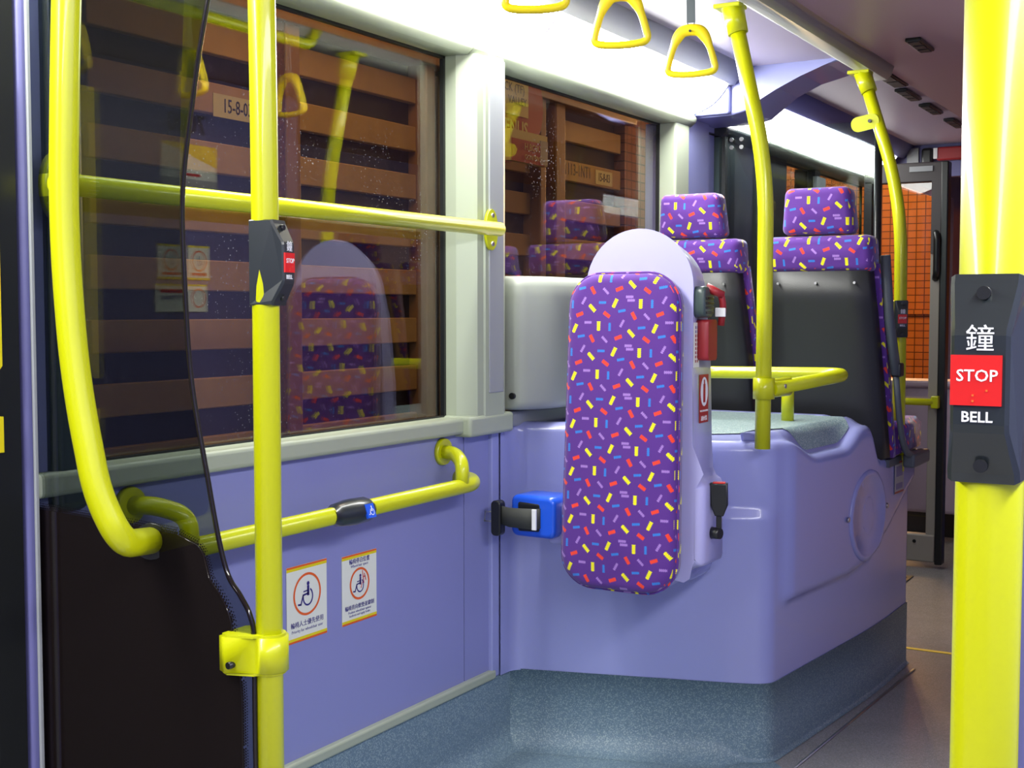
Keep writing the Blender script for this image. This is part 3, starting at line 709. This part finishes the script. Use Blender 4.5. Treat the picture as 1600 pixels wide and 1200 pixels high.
obj('end_elbow', MB().tube([(.05, 1.535, 1.437), (.085, 1.535, 1.437), (.085, 1.57, 1.437)], .019, 16, fillet=.02), YEL, wr)
lr = thing('lower_handrail', (.1, 2.3, .77), 'yellow handrail with black button box low on the lilac wall', 'rail', 'yellow grab rails')
obj('tube', MB().tube([(.10, 1.62, .768), (.10, 2.80, .775), (.052, 2.862, .776), (.002, 2.87, .776)], .0195, 20, fillet=.04), YEL, lr)
for yy, s_ in ((2.80, -1), (1.72, 1)):
    obj('wall_bracket', MB().tube([(.003, yy, .853), (.055, yy+s_*.02, .853), (.10, yy+s_*.055, .832), (.10, yy+s_*.06, .775)], .018, 18, fillet=[.04, .05]), YEL, lr)
    obj('wall_flange', MB().cyl((.001, yy, .853), (.012, yy, .853), .037, .034), YEL, lr)
# wheelchair button on this rail
wbp = thing('wheelchair_button', (.105, 2.27, .77), 'small black button box with blue wheelchair symbol clipped on the low handrail', 'bell button')
q = MB(); pf = [(2.205, .020), (2.225, .030), (2.275, .036), (2.325, .034), (2.342, .024)]
q.loft([[(.10+r_*math.cos(R(a))*1.05, y_, .7715+r_*.85*math.sin(R(a))) for a in range(0, 360, 30)] for y_, r_ in [(2.203, .022)]+pf]); obj('casing', q, CHAR, wbp)
Mw = frame((.1305, 2.302, .772), (0, 1, 0), (-.35, 0, 1)); plate('blue_button', Mw, .030, .032, .006, BLUE, wbp, z=.002)
# stylised wheelchair sign drawing
def wheelchair(M, s, m, parent, z=.0006, name='wheelchair_symbol', mirror=-1):
    mb = MB(); rad = .09*s
    def st(P, wd):
        for (a, b) in zip(P, P[1:]):
            a = Vector(a)*s; b = Vector(b)*s; d = (b-a); n = Vector((-d.y, d.x)).normalized()*wd*s/2; e = d.normalized()*wd*s*.4
            mb.poly([(mirror*-1*v.x, v.y, z) for v in (a-e+n, a-e-n, b+e-n, b+e+n)])
    st([(.06, .28), (.06, -.02)], .14)      # torso
    st([(.06, .14), (-.22, .12)], .055)     # arm
    st([(.06, .02), (-.26, -.02), (-.40, -.38), (-.56, -.36)], .075)   # leg and foot
    mb.poly([(mirror*-1*(.06+.085*math.cos(R(a)))*s, (.42+.085*math.sin(R(a)))*s, z) for a in range(0, 360, 20)])
    rows_ = []
    for k in range(25):
        a = R(-190+ (250)*k/24); rows_.append([(mirror*-1*(.04+.26*math.cos(a))*s, (-.12+.30*math.sin(a))*s, z), (mirror*-1*(.04+.33*math.cos(a))*s, (-.12+.37*math.sin(a))*s, z)])
    mb.grid(rows_, smooth=False)
    bmesh.ops.transform(mb.bm, matrix=M, verts=mb.bm.verts); return obj(name, mb, m, parent)
wheelchair(Mw @ Matrix.Translation((.003, 0, .008)), .022, WHT, wbp)
# stickers on the wall
def sign(y0, y1, z0, z1, kind, label):
    M = frame((.001, (y0+y1)/2, (z0+z1)/2), (0, 1, 0), (0, 0, 1)); w_, h_ = y1-y0, z1-z0
    t = thing('wheelchair_notice', (.002, (y0+y1)/2, z0), label, 'sticker', 'wheelchair notices on the lilac wall')
    plate('sheet', M, w_, h_, .001, WSTK, t)
    for s_ in (-1, 1):
        plate('yellow_stripe', M, w_, h_*.035, .0004, YPR, t, z=.001, cy=s_*h_*.455); plate('orange_stripe', M, w_, h_*.025, .0004, ORG, t, z=.001, cy=s_*h_*.486)
    r = w_*.345 if kind == 1 else w_*.285; cy = h_*.10 if kind == 1 else h_*.055
    ringmesh(M, r-.0055, r, .0016, ORG, 'warning_ring', t, cy=cy)
    wheelchair(M @ Matrix.Translation((0, cy, .001)), r*1.15, NAVY, t)
    if kind == 1:
        text('chinese_lettering', '輪椅人士優先使用', .0145, NAVY, M @ Matrix.Translation((0, -h_*.275, .0012)), t)
        text('english_lettering', 'Priority for wheelchair user', .0098, GRYP, M @ Matrix.Translation((0, -h_*.355, .0012)), t)
    else:
        text('chinese_lettering', '輪椅停泊位置', .0135, NAVY, M @ Matrix.Translation((0, h_*.39, .0012)), t)
        text('english_lettering', 'Wheelchair space', .0095, GRYP, M @ Matrix.Translation((0, h_*.325, .0012)), t)
        text('chinese_lettering', '輪椅背向軟墊並鎖制', .0128, NAVY, M @ Matrix.Translation((0, -h_*.27, .0012)), t)
        text('english_lettering', 'Position wheelchair against', .0082, GRYP, M @ Matrix.Translation((0, -h_*.335, .0012)), t)
        text('english_lettering', 'backrest and apply brake', .0082, GRYP, M @ Matrix.Translation((0, -h_*.385, .0012)), t)
        ln = MB(); 
        for P2 in (((.010, .030), (.016, -.002)), ((.014, .014), (.022, .014)), ((.018, .022), (.024, .004)), ((.004, -.012), (.010, .002))):
            a, b = Vector(P2[0]), Vector(P2[1]); n = Vector((-(b-a).y, (b-a).x)).normalized()*.0011
            ln.poly([(v.x, v.y+cy, .0022) for v in (a+n, a-n, b-n, b+n)])
        bmesh.ops.transform(ln.bm, matrix=M, verts=ln.bm.verts); obj('red_strokes', ln, RED, t)
sign(2.172, 2.313, .478, .652, 1, 'left of the two white wheelchair stickers, beside the yellow pole')
sign(2.370, 2.506, .478, .644, 2, 'right of the two white wheelchair stickers, with lettering above its ring')
# ================================================================== BELL PUSHES
def bell(o, az, label, hh=.0655, hw=.021, z=None):
    n = Vector((math.cos(R(az)), math.sin(R(az)), 0)); wv = Vector((0, 0, 1)).cross(n)   # width axis (viewer's right)
    o = Vector(o); t = thing('bell_push', o, label, 'bell button', 'stop bell buttons')
    prof = [(-.016, -hh), (.024, -hh), (.026, -hh+.006), (.041, -hh*.5), (.042, -hh*.42), (.042, hh*.42), (.041, hh*.48), (.026, hh-.006), (.024, hh), (-.016, hh)]
    q = MB(); rings_ = []
    for wx, ins in ((-hw, .003), (-hw+.003, 0), (hw-.003, 0), (hw, .003)):
        rings_.append([o+wv*wx*(.80 if a > .035 else 1)+n*(a-(ins if a > 0 else 0))+Vector((0, 0, b*(1-ins*8))) for a, b in prof])
    q.loft(rings_, smooth=False); obj('casing', q, CHAR, t)
    M = frame(o+n*.042, wv, (0, 0, 1))
    b_ = plate('red_button', M, hw*1.38, hw*1.42, .0022, RED, t, cx=-hw*.08, cy=.0); b_['label'] = 'red button'
    text('lettering', 'STOP', hw*.47, WHT, M @ Matrix.Translation((-hw*.05, hw*.12, .0024)), b_, bold=.0001)
    text('lettering', '鐘', hw*.80, WHT, M @ Matrix.Translation((0, hw*1.13, .0006)), t)
    text('lettering', 'BELL', hw*.42, WHT, M @ Matrix.Translation((-hw*.05, -hw*1.05, .0006)), t, bold=.00015)
    for k in ((-.15, -.42), (-.15, -.58), (.22, -.28)):
        plate('braille_dot', M, .0012, .0012, .0008, ORG, b_, z=.0022, cx=k[0]*hw, cy=k[1]*hw)
    for s_ in (-1, 1):
        c = o+n*.030+Vector((0, 0, s_*hh*.82)); obj('screw', MB().cyl(c-n*.004, c+n*.004, .0042), BLK, t)
    return t
bell((.521, 1.52, 1.295), 10, 'stop bell button box on the pole at the tinted glass screen, seen from its side')
bell((1.702, .863, 1.178), -90, 'large-looking stop bell button with red STOP square on the nearest pole at right', hh=.0655, hw=.0218)
bell((.798, 4.40, 1.196), -65, 'small distant stop bell button on the far pole beside the seat', hh=.062)
# ================================================================== GUARD RAIL BEHIND THE BOX
gr = thing('guard_rail', (.7, 3.5, 1.03), 'yellow guard rail loop above the wheel-arch box in front of the seat backs', 'rail', 'yellow grab rails')
obj('tube', MB().tube([(.715, 3.33, 1.012), (.80, 3.80, 1.035), (.30, 3.78, 1.03), (.19, 3.60, 1.03)], .019, 18, fillet=[.09, .1]), YEL, gr)
obj('post', MB().tube([(.61, 3.79, .885), (.61, 3.79, 1.02)], .019, 18), YEL, gr)
cg = MB(); cg.cyl((.697, 3.32, .985), (.697, 3.32, 1.042), .029); cg.tube([(.70, 3.325, 1.013), (.718, 3.37, 1.014), (.732, 3.43, 1.015)], .026, 12, flat=(.026, .014)); pcl = obj('pole_clamp', cg, YEL, gr)
obj('screw', MB().cyl((.742, 3.37, 1.018), (.730, 3.372, 1.018), .006), METAL, pcl)
# ================================================================== SEATS
def seat(cx, y, label, off=0, w_=.40):
    t = thing('bus_seat', (cx, y+.15, .72), label, 'seat', 'purple confetti-pattern bus seats')
    def taper(rings, cx, z0, z1, top, bot, lean):
        return [[(cx+(p[0]-cx)*(bot+(top-bot)*(p[2]-z0)/(z1-z0)), p[1]-lean*(p[2]-z0), p[2]) for p in r] for r in rings]
    # headrest
    h = cushion_rings(cx-.108, cx+.108, 1.452, 1.598, .022, y-.03, .09)
    obj('headrest', MB().loft(taper(h, cx, 1.45, 1.6, .93, 1.06, .12)), FAB, t, uvmode='fab', y0=y)
    c = cushion_rings(cx-.172, cx+.172, 1.332, 1.448, .022, y-.03, .12)
    obj('backrest_cushion', MB().loft(taper(c, cx, 1.33, 1.45, .98, 1.0, .12)), FAB, t, uvmode='fab', y0=y)
    # fabric front of backrest, visible as a thin edge at the side
    rg = []
    for z, hw_, yy in ((1.36, .176, y+.0), (1.2, .184, y+.04), (1.0, .192, y+.085), (.78, .197, y+.14), (.74, .195, y+.15)):
        rg.append([(cx-hw_, yy+.03, z), (cx+hw_, yy+.03, z), (cx+hw_, yy+.07, z), (cx+hw_-.02, yy+.095, z), (cx-hw_+.02, yy+.095, z), (cx-hw_, yy+.07, z)])
    obj('backrest_front', MB().loft(rg), FAB, t, uvmode='fab', y0=y)
    rg = []
    for z, hw_, yy, d in ((1.337, .166, y-.018, 0), (1.24, .172, y+.0, 0), (1.215, .173, y+.012, .0), (1.0, .184, y+.055, 0), (.80, .192, y+.10, 0), (.745, .192, y+.115, 0), (.735, .18, y+.125, 0)):
        rg.append([(cx-hw_, yy+.045, z), (cx-hw_+.012, yy, z), (cx-.10, yy-.008, z), (cx+.10, yy-.008, z), (cx+hw_-.012, yy, z), (cx+hw_, yy+.045, z)])
    obj('back_shell', MB().loft(rg), SHELB, t)
    for sx in (-.12, 0, .12): obj('screw', MB().cyl((cx+sx, y-.028, 1.30), (cx+sx, y-.02, 1.30), .004), METAL, t)
    obj('seat_cushion', MB().loft([[(p[0], p[1], p[2]) for p in r] for r in [[(cx+a*(.2-i), y+b, z) for a, b in ((-1, .22), (1, .22), (1, .56), (-1, .56))] for z, i in ((.735, .02), (.75, 0), (.83, 0), (.85, .02))]]), FAB, t, uvmode='fab', y0=y)
    obj('seat_frame', MB().box((cx-.19, y+.16, .71), (cx+.19, y+.56, .735)), ARMG, t)
    for ch_ in t.children:
        b0_ = Vector((cx, y, .72))-Vector(t.location)
        ch_.data.transform(Matrix.Translation(b0_) @ Matrix.Diagonal((1.036, 1, 1.02, 1)) @ Matrix.Translation(-b0_))
    return t
seat(.182, 4.06, 'left of the two purple bus seats behind the wheel-arch box, next to the window')
s2 = seat(.617, 4.06, 'right of the two purple bus seats behind the wheel-arch box, with grey armrest')
a = MB(); a.tube([(.810, 4.14, 1.40), (.820, 4.16, 1.20), (.838, 4.19, 1.02)], .02, 12, flat=(.016, .024)); arm = obj('armrest', a, ARMG, s2)
a = MB(); a.tube([(.837, 4.19, 1.02), (.841, 4.23, .87), (.846, 4.28, .76), (.86, 4.40, .728)], .01, 10, fillet=.06, flat=(.010, .014)); obj('armrest_strut', a, ARMG, arm)
obj('armrest_pivot', MB().box((.824, 4.175, 1.01), (.856, 4.225, 1.055), bev=.006), BLK, arm)
obj('side_bracket', MB().box((.83, 4.33, .70), (.87, 4.56, .745), bev=.008), ARMG, s2)
# far pair seen in the window reflection
seat(1.52, 5.15, 'purple bus seat opposite, nearer the aisle, seen only mirrored in the window')
seat(1.96, 5.15, 'purple bus seat opposite, at the outer wall, seen only mirrored in the window')
# ================================================================== GLASS PARTITION
gpn = thing('glass_partition', (.3, 4.76, .72), 'glass partition with black frame ahead of the pair of seats', 'partition')
obj('glass_pane', MB().box((.02, 4.757, .74), (.62, 4.763, 1.92)), PGL, gpn)
fr2 = MB(); fr2.tube([(.622, 4.76, .72), (.624, 4.76, 1.93)], .01, 10, flat=(.014, .022)); obj('frame', fr2, BLK, gpn)
obj('wall_channel', MB().box((.005, 4.745, .74), (.035, 4.775, 1.92)), DKT, gpn)
for zz in (1.855, 1.885):
    for xx in (.06, .10): obj('fixing_screw', MB().cyl((xx, 4.752, zz), (xx, 4.746, zz), .008), METAL, gpn)
# ================================================================== STRAP HANGERS
sr = thing('strap_rail', (.6, 2.2, 2.03), 'yellow ceiling tube that carries the three strap handles', 'rail', 'yellow grab rails')
obj('tube', MB().tube([(.6, -1.5, 2.035), (.6, 3.12, 2.035), (.6, 3.16, 2.095)], .017, 16, fillet=.03), YEL, sr)
def handle(y, rz, label):
    t = thing('strap_handle', (.6, y, 2.03), label, 'strap handle', 'yellow hanging strap handles')
    M = Matrix.Translation((.6, y, 1.815)) @ Matrix.Rotation(R(rz), 4, 'Z') @ Matrix.Rotation(R(4), 4, 'X')
    path = [(0, .108), (-.022, .104), (-.037, .086), (-.048, .06), (-.057, .03), (-.060, .012), (-.050, .003), (-.02, -.001), (.02, -.001), (.050, .003), (.060, .012), (.057, .03), (.048, .06), (.037, .086), (.022, .104), (0, .108)]
    P2 = smoothc(path, 4)[:-1]; q = MB(); rg = []
    n = len(P2)
    for i, (x, z) in enumerate(P2):
        a, b = P2[i-1], P2[(i+1) % n]; tx, tz = b[0]-a[0], b[1]-a[1]; L_ = math.hypot(tx, tz); nx, nz = -tz/L_, tx/L_
        wd = .0085+.006*sm((z-.06)/.04); dp = .0105
        rg.append([(x+nx*wd*math.cos(R(k))-0, dp*math.sin(R(k)), z+nz*wd*math.cos(R(k))) for k in range(0, 360, 30)])
    rg.append(rg[0]); q.loft(rg, cap=False); bmesh.ops.remove_doubles(q.bm, verts=q.bm.verts, dist=1e-5)
    bmesh.ops.transform(q.bm, matrix=M, verts=q.bm.verts); obj('grip', q, YELS, t)
    q = MB().cyl((0, -.014, .104), (0, .014, .104), .003); bmesh.ops.transform(q.bm, matrix=M, verts=q.bm.verts); obj('pin', q, INK, t)
    q = MB().box((-.011, -.002, .125), (.011, .002, .21), bev=.001); q.tube([(-.004, 0, .108), (-.009, 0, .126)], .0016, 6); q.tube([(.004, 0, .108), (.009, 0, .126)], .0016, 6)
    bmesh.ops.transform(q.bm, matrix=M, verts=q.bm.verts); obj('strap', q, ARMG, t)
handle(2.23, 22, 'nearest of the three yellow strap handles, cut by the top of the picture')
handle(2.62, 14, 'middle one of the three yellow strap handles')
handle(3.03, 10, 'farthest of the three yellow strap handles, on a grey strap, next to the bent pole')
# ================================================================== CEILING VENTS
def vent(x, y, l_, w2, label, dz=0):
    t = thing('ceiling_vent', (x, y, 2.088), label, 'vent', 'black ceiling vents')
    obj('vent_frame', MB().box((x-w2/2, y-l_/2, 2.078+dz), (x+w2/2, y+l_/2, 2.09+dz), bev=.004), BLK, t)
    for k in range(3): obj('slot', MB().box((x-w2/2+.008, y-l_/2+.01+k*l_/3, 2.075+dz), (x+w2/2-.008, y-l_/2+l_/3-.01+k*l_/3, 2.079+dz)), INK, t)
vent(.87, 4.30, .20, .05, 'single black vent on the mauve ceiling, nearest the right pole')
for k, (yy, xx) in enumerate(((4.86, .625), (5.30, .60), (5.72, .598), (6.2, .60))):
    vent(xx, yy, .26 if k else .42, .05 if k else .06, ['largest and nearest black vent in the row along the ceiling rail', 'second black vent in the row along the ceiling rail', 'third black vent in the row along the ceiling rail', 'farthest black vent in the row along the ceiling rail'][k], .008)
# ================================================================== FRONT DOOR AREA
dl = thing('door_leaf', (.36, 6.4, FZ), 'open front door leaf with bronze frame, glass and black handle', 'door')
obj('top_rail', MB().box((.14, 6.37, 1.845), (.53, 6.42, 1.94), bev=.005), BRNZ, dl)
obj('nameplate', MB().box((.36, 6.362, 1.895), (.47, 6.37, 1.92)), GREYT, dl)
obj('frame_post', MB().box((.465, 6.37, .12), (.51, 6.42, 1.86), bev=.004), ALU, dl)
obj('rubber_edge', MB().box((.51, 6.36, FZ+.02), (.545, 6.43, 1.94), bev=.006), BLK, dl)
obj('hinge_post', MB().box((.14, 6.37, .12), (.18, 6.42, 1.86), bev=.004), BRNZ, dl)
obj('kick_panel', MB().box((.14, 6.36, .0), (.51, 6.42, .135), bev=.008), ALU, dl)
obj('kick_panel_hole', MB().cyl((.415, 6.355, .10), (.415, 6.362, .10), .008), BLK, dl)
obj('glass_pane', MB().box((.175, 6.392, .13), (.47, 6.398, 1.85)), CGL, dl)
obj('handle', MB().tube([(.49, 6.37, 1.60), (.50, 6.34, 1.58), (.50, 6.34, 1.40), (.49, 6.37, 1.38)], .016, 10, fillet=.02), BLK, dl)
obj('upper_frame_cover', MB().box((.467, 6.362, 1.5), (.511, 6.37, 1.86)), BRNZ, dl)
q = MB().tube([(.16, 6.33, .785), (.50, 6.33, .785)], .017, 12); q.box((.49, 6.315, .755), (.525, 6.36, .815), bev=.005); obj('grab_bar', q, YEL, dl)
# dash / driver cab panels ahead
struct('wall_front_panel', MB().box((.06, 7.08, .13), (.54, 7.14, .82), bev=.02).box((.0, 7.06, .81), (.9, 7.3, .85), bev=.015), CEIL)
struct('wall_cab_side', MB().box((.555, 6.6, FZ), (.95, 6.66, .83), bev=.02), LILD)
struct('trim_23', MB().box((.0, 7.3, FZ), (.8, 7.4, .40)), BLK)
st2 = thing('floor_mat', (.36, 6.0, FZ), 'black rubber door mat on the floor at the front door', 'mat')
obj('mat', MB().box((.10, 5.55, FZ), (.47, 6.12, FZ+.006), bev=.002), BLK, st2)
for k in range(8): obj('mat_rib', MB().box((.12, 5.58+k*.066, FZ+.006), (.45, 5.61+k*.066, FZ+.010)), INK, st2)
ln = MB().box((.0, 4.79, FZ), (2.3, 4.815, FZ+.0015)); o = obj('floor_line', ln, YPR, None, loc=(1.2, 4.8, FZ)); tag(o, 'thin yellow line across the aisle floor', 'floor line')
# sill plate glint along the skirting
o = obj('floor_strip', MB().loft([[(x-.004, y, FZ+.0015), (x+.004, y, FZ+.0015), (x+.004, y, FZ+.004), (x-.004, y, FZ+.004)] for x, y in ((.782, 3.36), (.838, 4.52))]), METAL, None, loc=(.8, 3.9, FZ)); tag(o, 'thin metal strip along the foot of the blue-grey skirting', 'strip')
# hammer on bulkhead
hb = thing('bulkhead_hammer', (.5, 7.0, 2.0), 'red emergency hammer with white label on the dark bulkhead above the front door', 'hammer')
dx = -.10
obj('label_plate', MB().box((.30+dx, 6.985, 1.955), (.36+dx, 6.998, 2.085)), GREYT, hb)
obj('holder', MB().box((.38+dx, 6.95, 1.955), (.44+dx, 6.998, 2.08), bev=.015), BLK, hb)
obj('hammer_handle', MB().box((.46+dx, 6.95, 2.01), (.62+dx, 6.998, 2.08), bev=.01), REDD, hb)
obj('white_tag', MB().box((.445+dx, 6.945, 2.02), (.465+dx, 6.96, 2.075)), WHT, hb)
# ================================================================== STAIR PANEL BESIDE THE CAMERA (seen mirrored in the window)
struct('wall_stair', MB().box((1.452, 2.62, FZ), (1.9, 4.1, 2.09), bev=.02), LILD)
Ms = frame((1.448, 3.46, 1.90), (0, -1, 0), (0, 0, 1))
fn = thing('fleet_number', (1.448, 3.46, 1.86), 'black number 7000 on the stair panel, readable only mirrored in the window', 'number')
text('numerals', '7000', .10, INK, Ms, fn, bold=.001)
def poster(y, z, w_, h_, label, style):
    M = frame((1.448, y, z), (0, -1, 0), (0, 0, 1)); t = thing('notice', (1.446, y, z-h_/2), label, 'notice', 'notices on the stair panel')
    plate('sheet', M, w_, h_, .002, WSTK, t)
    if style == 0:
        mb = MB(); mb.poly([(-w_/2, h_/2, .0024), (-w_/2, h_*.05, .0024), (-w_*.1, h_*.22, .0024), (w_*.2, h_*.38, .0024), (w_/2, h_*.45, .0024), (w_/2, h_/2, .0024)]); bmesh.ops.transform(mb.bm, matrix=M, verts=mb.bm.verts); obj('yellow_field', mb, YPR, t)
        plate('red_print', M, w_*.4, h_*.06, .0005, RED, t, z=.002, cy=-h_*.15); plate('grey_field', M, w_, h_*.25, .0005, GREYT, t, z=.002, cy=-h_*.37)
    elif style == 1:
        plate('yellow_stripe', M, w_, h_*.06, .0005, YPR, t, z=.002, cy=h_*.47); plate('yellow_stripe', M, w_, h_*.06, .0005, YPR, t, z=.002, cy=-h_*.47)
        ringmesh(M, h_*.26, h_*.31, .003, ORG, 'warning_ring', t, cy=h_*.05); wheelchair(M @ Matrix.Translation((0, h_*.05, .0025)), h_*.28, NAVY, t); plate('red_print', M, w_*.7, h_*.08, .0005, RED, t, z=.002, cy=-h_*.34)
    else:
        plate('yellow_stripe', M, w_, h_*.06, .0005, YPR, t, z=.002, cy=h_*.47)
        ringmesh(M, h_*.3, h_*.36, .003, ORG, 'warning_ring', t, cx=-w_*.33); text('lettering', 'NO LITTERING', h_*.2, NAVY, M @ Matrix.Translation((w_*.14, 0, .0024)), t, bold=.0006); plate('red_print', M, w_*.5, h_*.14, .0005, RED, t, z=.002, cx=w_*.15, cy=h_*.25)
poster(3.47, 1.745, .28, .17, 'yellow and white notice under the fleet number, seen mirrored in the window', 0)
poster(3.37, 1.40, .13, .125, 'square wheelchair notice on the stair panel, seen mirrored in the window', 1)
poster(3.51, 1.40, .11, .125, 'narrower second ring notice on the stair panel, seen mirrored in the window', 1)
poster(3.42, 1.27, .26, .10, 'wide NO LITTERING notice on the stair panel, seen mirrored in the window', 2)
pn = thing('timetable_notice', (1.6, 2.6, 1.0), 'grey-white printed notice just behind the nearest pole at the right edge', 'notice')
Mn = frame((1.60, 2.618, 1.13), (1, 0, 0), (0, 0, 1))
plate('sheet', Mn, .28, .31, .002, CREAM, pn)
for k in range(16): plate('text_line', Mn, .25, .004, .0005, GRYP, pn, z=.002, cy=.14-k*.018)
# ================================================================== OUTSIDE
struct('ground', MB().box((-7, -4, -.45), (4, 14, -.40)), GRN)
X0 = -1.2
def bay(y0, y1, label, zs=None, tags=None):
    t = thing('slatted_screen', (X0-.02, (y0+y1)/2, -.4), label, 'screen wall', 'wooden slatted screens outside the windows')
    bd_ = MB().box((X0-.08, y0, -.4), (X0-.06, y1, 2.6)); obj('backing_board', bd_, INK, t)
    z = 2.138
    me = None
    for k in range(9):
        dz = z-k*.199
        if me is None:
            s_ = obj('slat', MB().box((X0-.05, y0, dz-.052), (X0-.02, y1, dz+.052), bev=.004, seg=1), WOOD, t); me = s_.data; base = dz
        else:
            s_ = bpy.data.objects.new('slat', me); COL.objects.link(s_); s_.parent = t; s_.location = (0, 0, dz-base)
    return t
b0 = bay(2.30, 2.50, 'wooden slatted screen outside, behind the tinted glass at far left')
b1 = bay(2.72, 3.46, 'wooden slatted screen outside the first window with a paper tag, left of the big bay')
b2 = bay(3.66, 4.46, 'wooden slatted screen filling the middle of the first window')
b3 = bay(4.74, 5.43, 'wooden slatted screen outside behind the window pillar and bus stop sign')
b4 = bay(5.70, 6.44, 'wooden slatted screen outside the second window with stencilled figures')
def post(y0, y1, label, m=WOODP, x=X0+.03, th=.10):
    o_ = obj('timber_post', MB().box((x-th, y0, -.4), (x, y1, 2.7), bev=.008), m, None, loc=(x, (y0+y1)/2, -.4)); tag(o_, label, 'post', 'timber posts outside')
post(2.50, 2.60, 'brown timber post outside, leftmost, behind the tinted glass')
post(3.49, 3.57, 'brown timber post outside, left of the middle slatted bay', BARK); post(3.575, 3.655, 'brown timber post outside, touching the left end of the middle slatted bay')
post(4.465, 4.53, 'brown timber post outside, right end of the middle slatted bay'); post(4.57, 4.61, 'dark fringed post outside, left of the window pillar', BARK, X0-.02)
post(4.635, 4.72, 'greenish lit post outside, just left of the window pillar', mat('greenish_post', (120, 110, 74), .6), X0+.05, .08)
post(5.44, 5.50, 'brown timber post outside the second window, left one of three'); post(5.53, 5.57, 'dark fringed post outside the second window, between two brown ones', BARK, X0-.02); post(5.60, 5.70, 'brown timber post outside the second window, right one of three')
for y0, y1, lb_ in ((2.3, 4.62, 'first'), (4.64, 6.5, 'second')):
    o_ = obj('timber_beam', MB().box((X0-.09, y0, 2.245), (X0+.05, y1, 2.31), bev=.006).box((X0-.09, y0, 2.335), (X0+.02, y1, 2.42), bev=.006), WOODP, None, loc=(X0, (y0+y1)/2, 2.24)); tag(o_, 'orange-lit timber beam above the slats outside the %s window' % lb_, 'beam', 'timber beams outside')
o_ = obj('lamp_reflection_bar', MB().box((X0+.05, 3.86, 2.305), (X0+.09, 4.12, 2.335), bev=.01), REFLO, None, loc=(X0, 4, 2.31)); tag(o_, 'small glowing orange bar as lamp reflection on the beam outside, top of the first window', 'reflection')  # added glowing bar imitates a fluorescent reflection, no real lamp on the beam
MT = lambda y, z, x=X0-.0195: frame((x, y, z), (0, 1, 0), (0, 0, 1))
def papertag(y, z, s, label, w_=.16, h_=.075, hide=False):
    t = thing('paper_tag', (X0-.018, y, z-h_/2), label, 'tag', 'dated paper tags on the slats'); M = MT(y, z)
    plate('sheet', M, w_, h_, .002, SIGNC, t); text('lettering', s, h_*.85, INK, M @ Matrix.Translation((0, 0, .0024)), t, wide=.72, bold=.0005)
papertag(3.375, 1.918, '15-8-03', 'cream tag reading 15-8 on a slat left of the yellow pole', .24, .078)
papertag(6.23, 1.935, '15-8-03', 'cream tag reading 15-8 at the right end of a slat in the second window', .20, .075)
stn = thing('stencil_lettering', (X0-.019, 5.95, 1.93), 'dark stencilled figures on a slat in the second window', 'lettering'); text('lettering', '1113-1NT1', .085, INK, MT(5.93, 1.945), stn, wide=.75)
# bus stop sign: red disc with cream plate
bs = thing('bus_stop_sign', (-1.06, 5.0, 2.0), 'round red bus stop sign with cream plate behind the window pillar', 'sign')
q = MB(); q.prism([(4.97+.37*math.cos(R(a)), 2.17+.28*math.sin(R(a))) for a in range(0, 360, 10)], lambda y, z: (-1.10, y, z), lambda y, z: (-1.13, y, z)); obj('red_disc', q, SIGNR, bs)
Mg = MT(5.0, 2.21, -1.0985); plate('cream_plate', Mg, .42, .20, .003, SIGNC, bs, cx=-.02)
text('lettering', 'BACK (TF)', .055, INK, Mg @ Matrix.Translation((.03, .02, .0035)), bs); text('lettering', 'VALLEY', .05, INK, Mg @ Matrix.Translation((.09, -.035, .0035)), bs)
text('lettering', 'VENUS', .085, SIGNC, Mg @ Matrix.Translation((.06, -.155, .001)), bs, bold=.002); text('lettering', '05', .06, SIGNC, Mg @ Matrix.Translation((-.30, -.02, .001)), bs, bold=.002); text('lettering', '90', .06, SIGNC, Mg @ Matrix.Translation((-.30, -.09, .001)), bs, bold=.002)
obj('sign_post', MB().cyl((-1.15, 4.99, -.4), (-1.15, 4.99, 2.45), .02), DKT, bs)
b5 = thing('small_red_sign', (-1.06, 5.15, 1.9), 'small red and cream box sign below the bus stop disc, right of the window pillar', 'sign')
Mh = MT(5.12, 1.965, -1.05); plate('board', Mh, .34, .14, .03, SIGNC, b5, z=-.03); plate('red_field', Mh, .30, .10, .002, SIGNR, b5, cx=-.01, cy=-.02)
text('lettering', 'H.BOX', .045, SIGNC, Mh @ Matrix.Translation((.02, 0, .003)), b5); text('lettering', 'CONTENT', .032, SIGNC, Mh @ Matrix.Translation((.03, -.045, .003)), b5)
plate('grey_end', Mh, .07, .11, .003, GREYT, b5, cx=.135, cy=-.01)
# tiled walls
struct('wall_outside_tiled', MB().box((X0-.3, 6.45, -.4), (X0-.0, 6.86, 3.0)).box((X0-.3, 6.86, -.4), (X0+.05, 9.0, 3.0)), TILEB, uvmode='yz')
struct('wall_outside_far', MB().box((-6, 11.4, -.4), (4, 11.6, 3.6)).box((-6, 11.36, 1.20), (4, 11.4, 1.235)), TILE, uvmode='xz')
struct('wall_outside_back', MB().box((-1.9, -3, -.4), (-1.8, 6.45, 3.2)), INK)
print('TRIS', sum(len(m.polygons) for m in bpy.data.meshes))
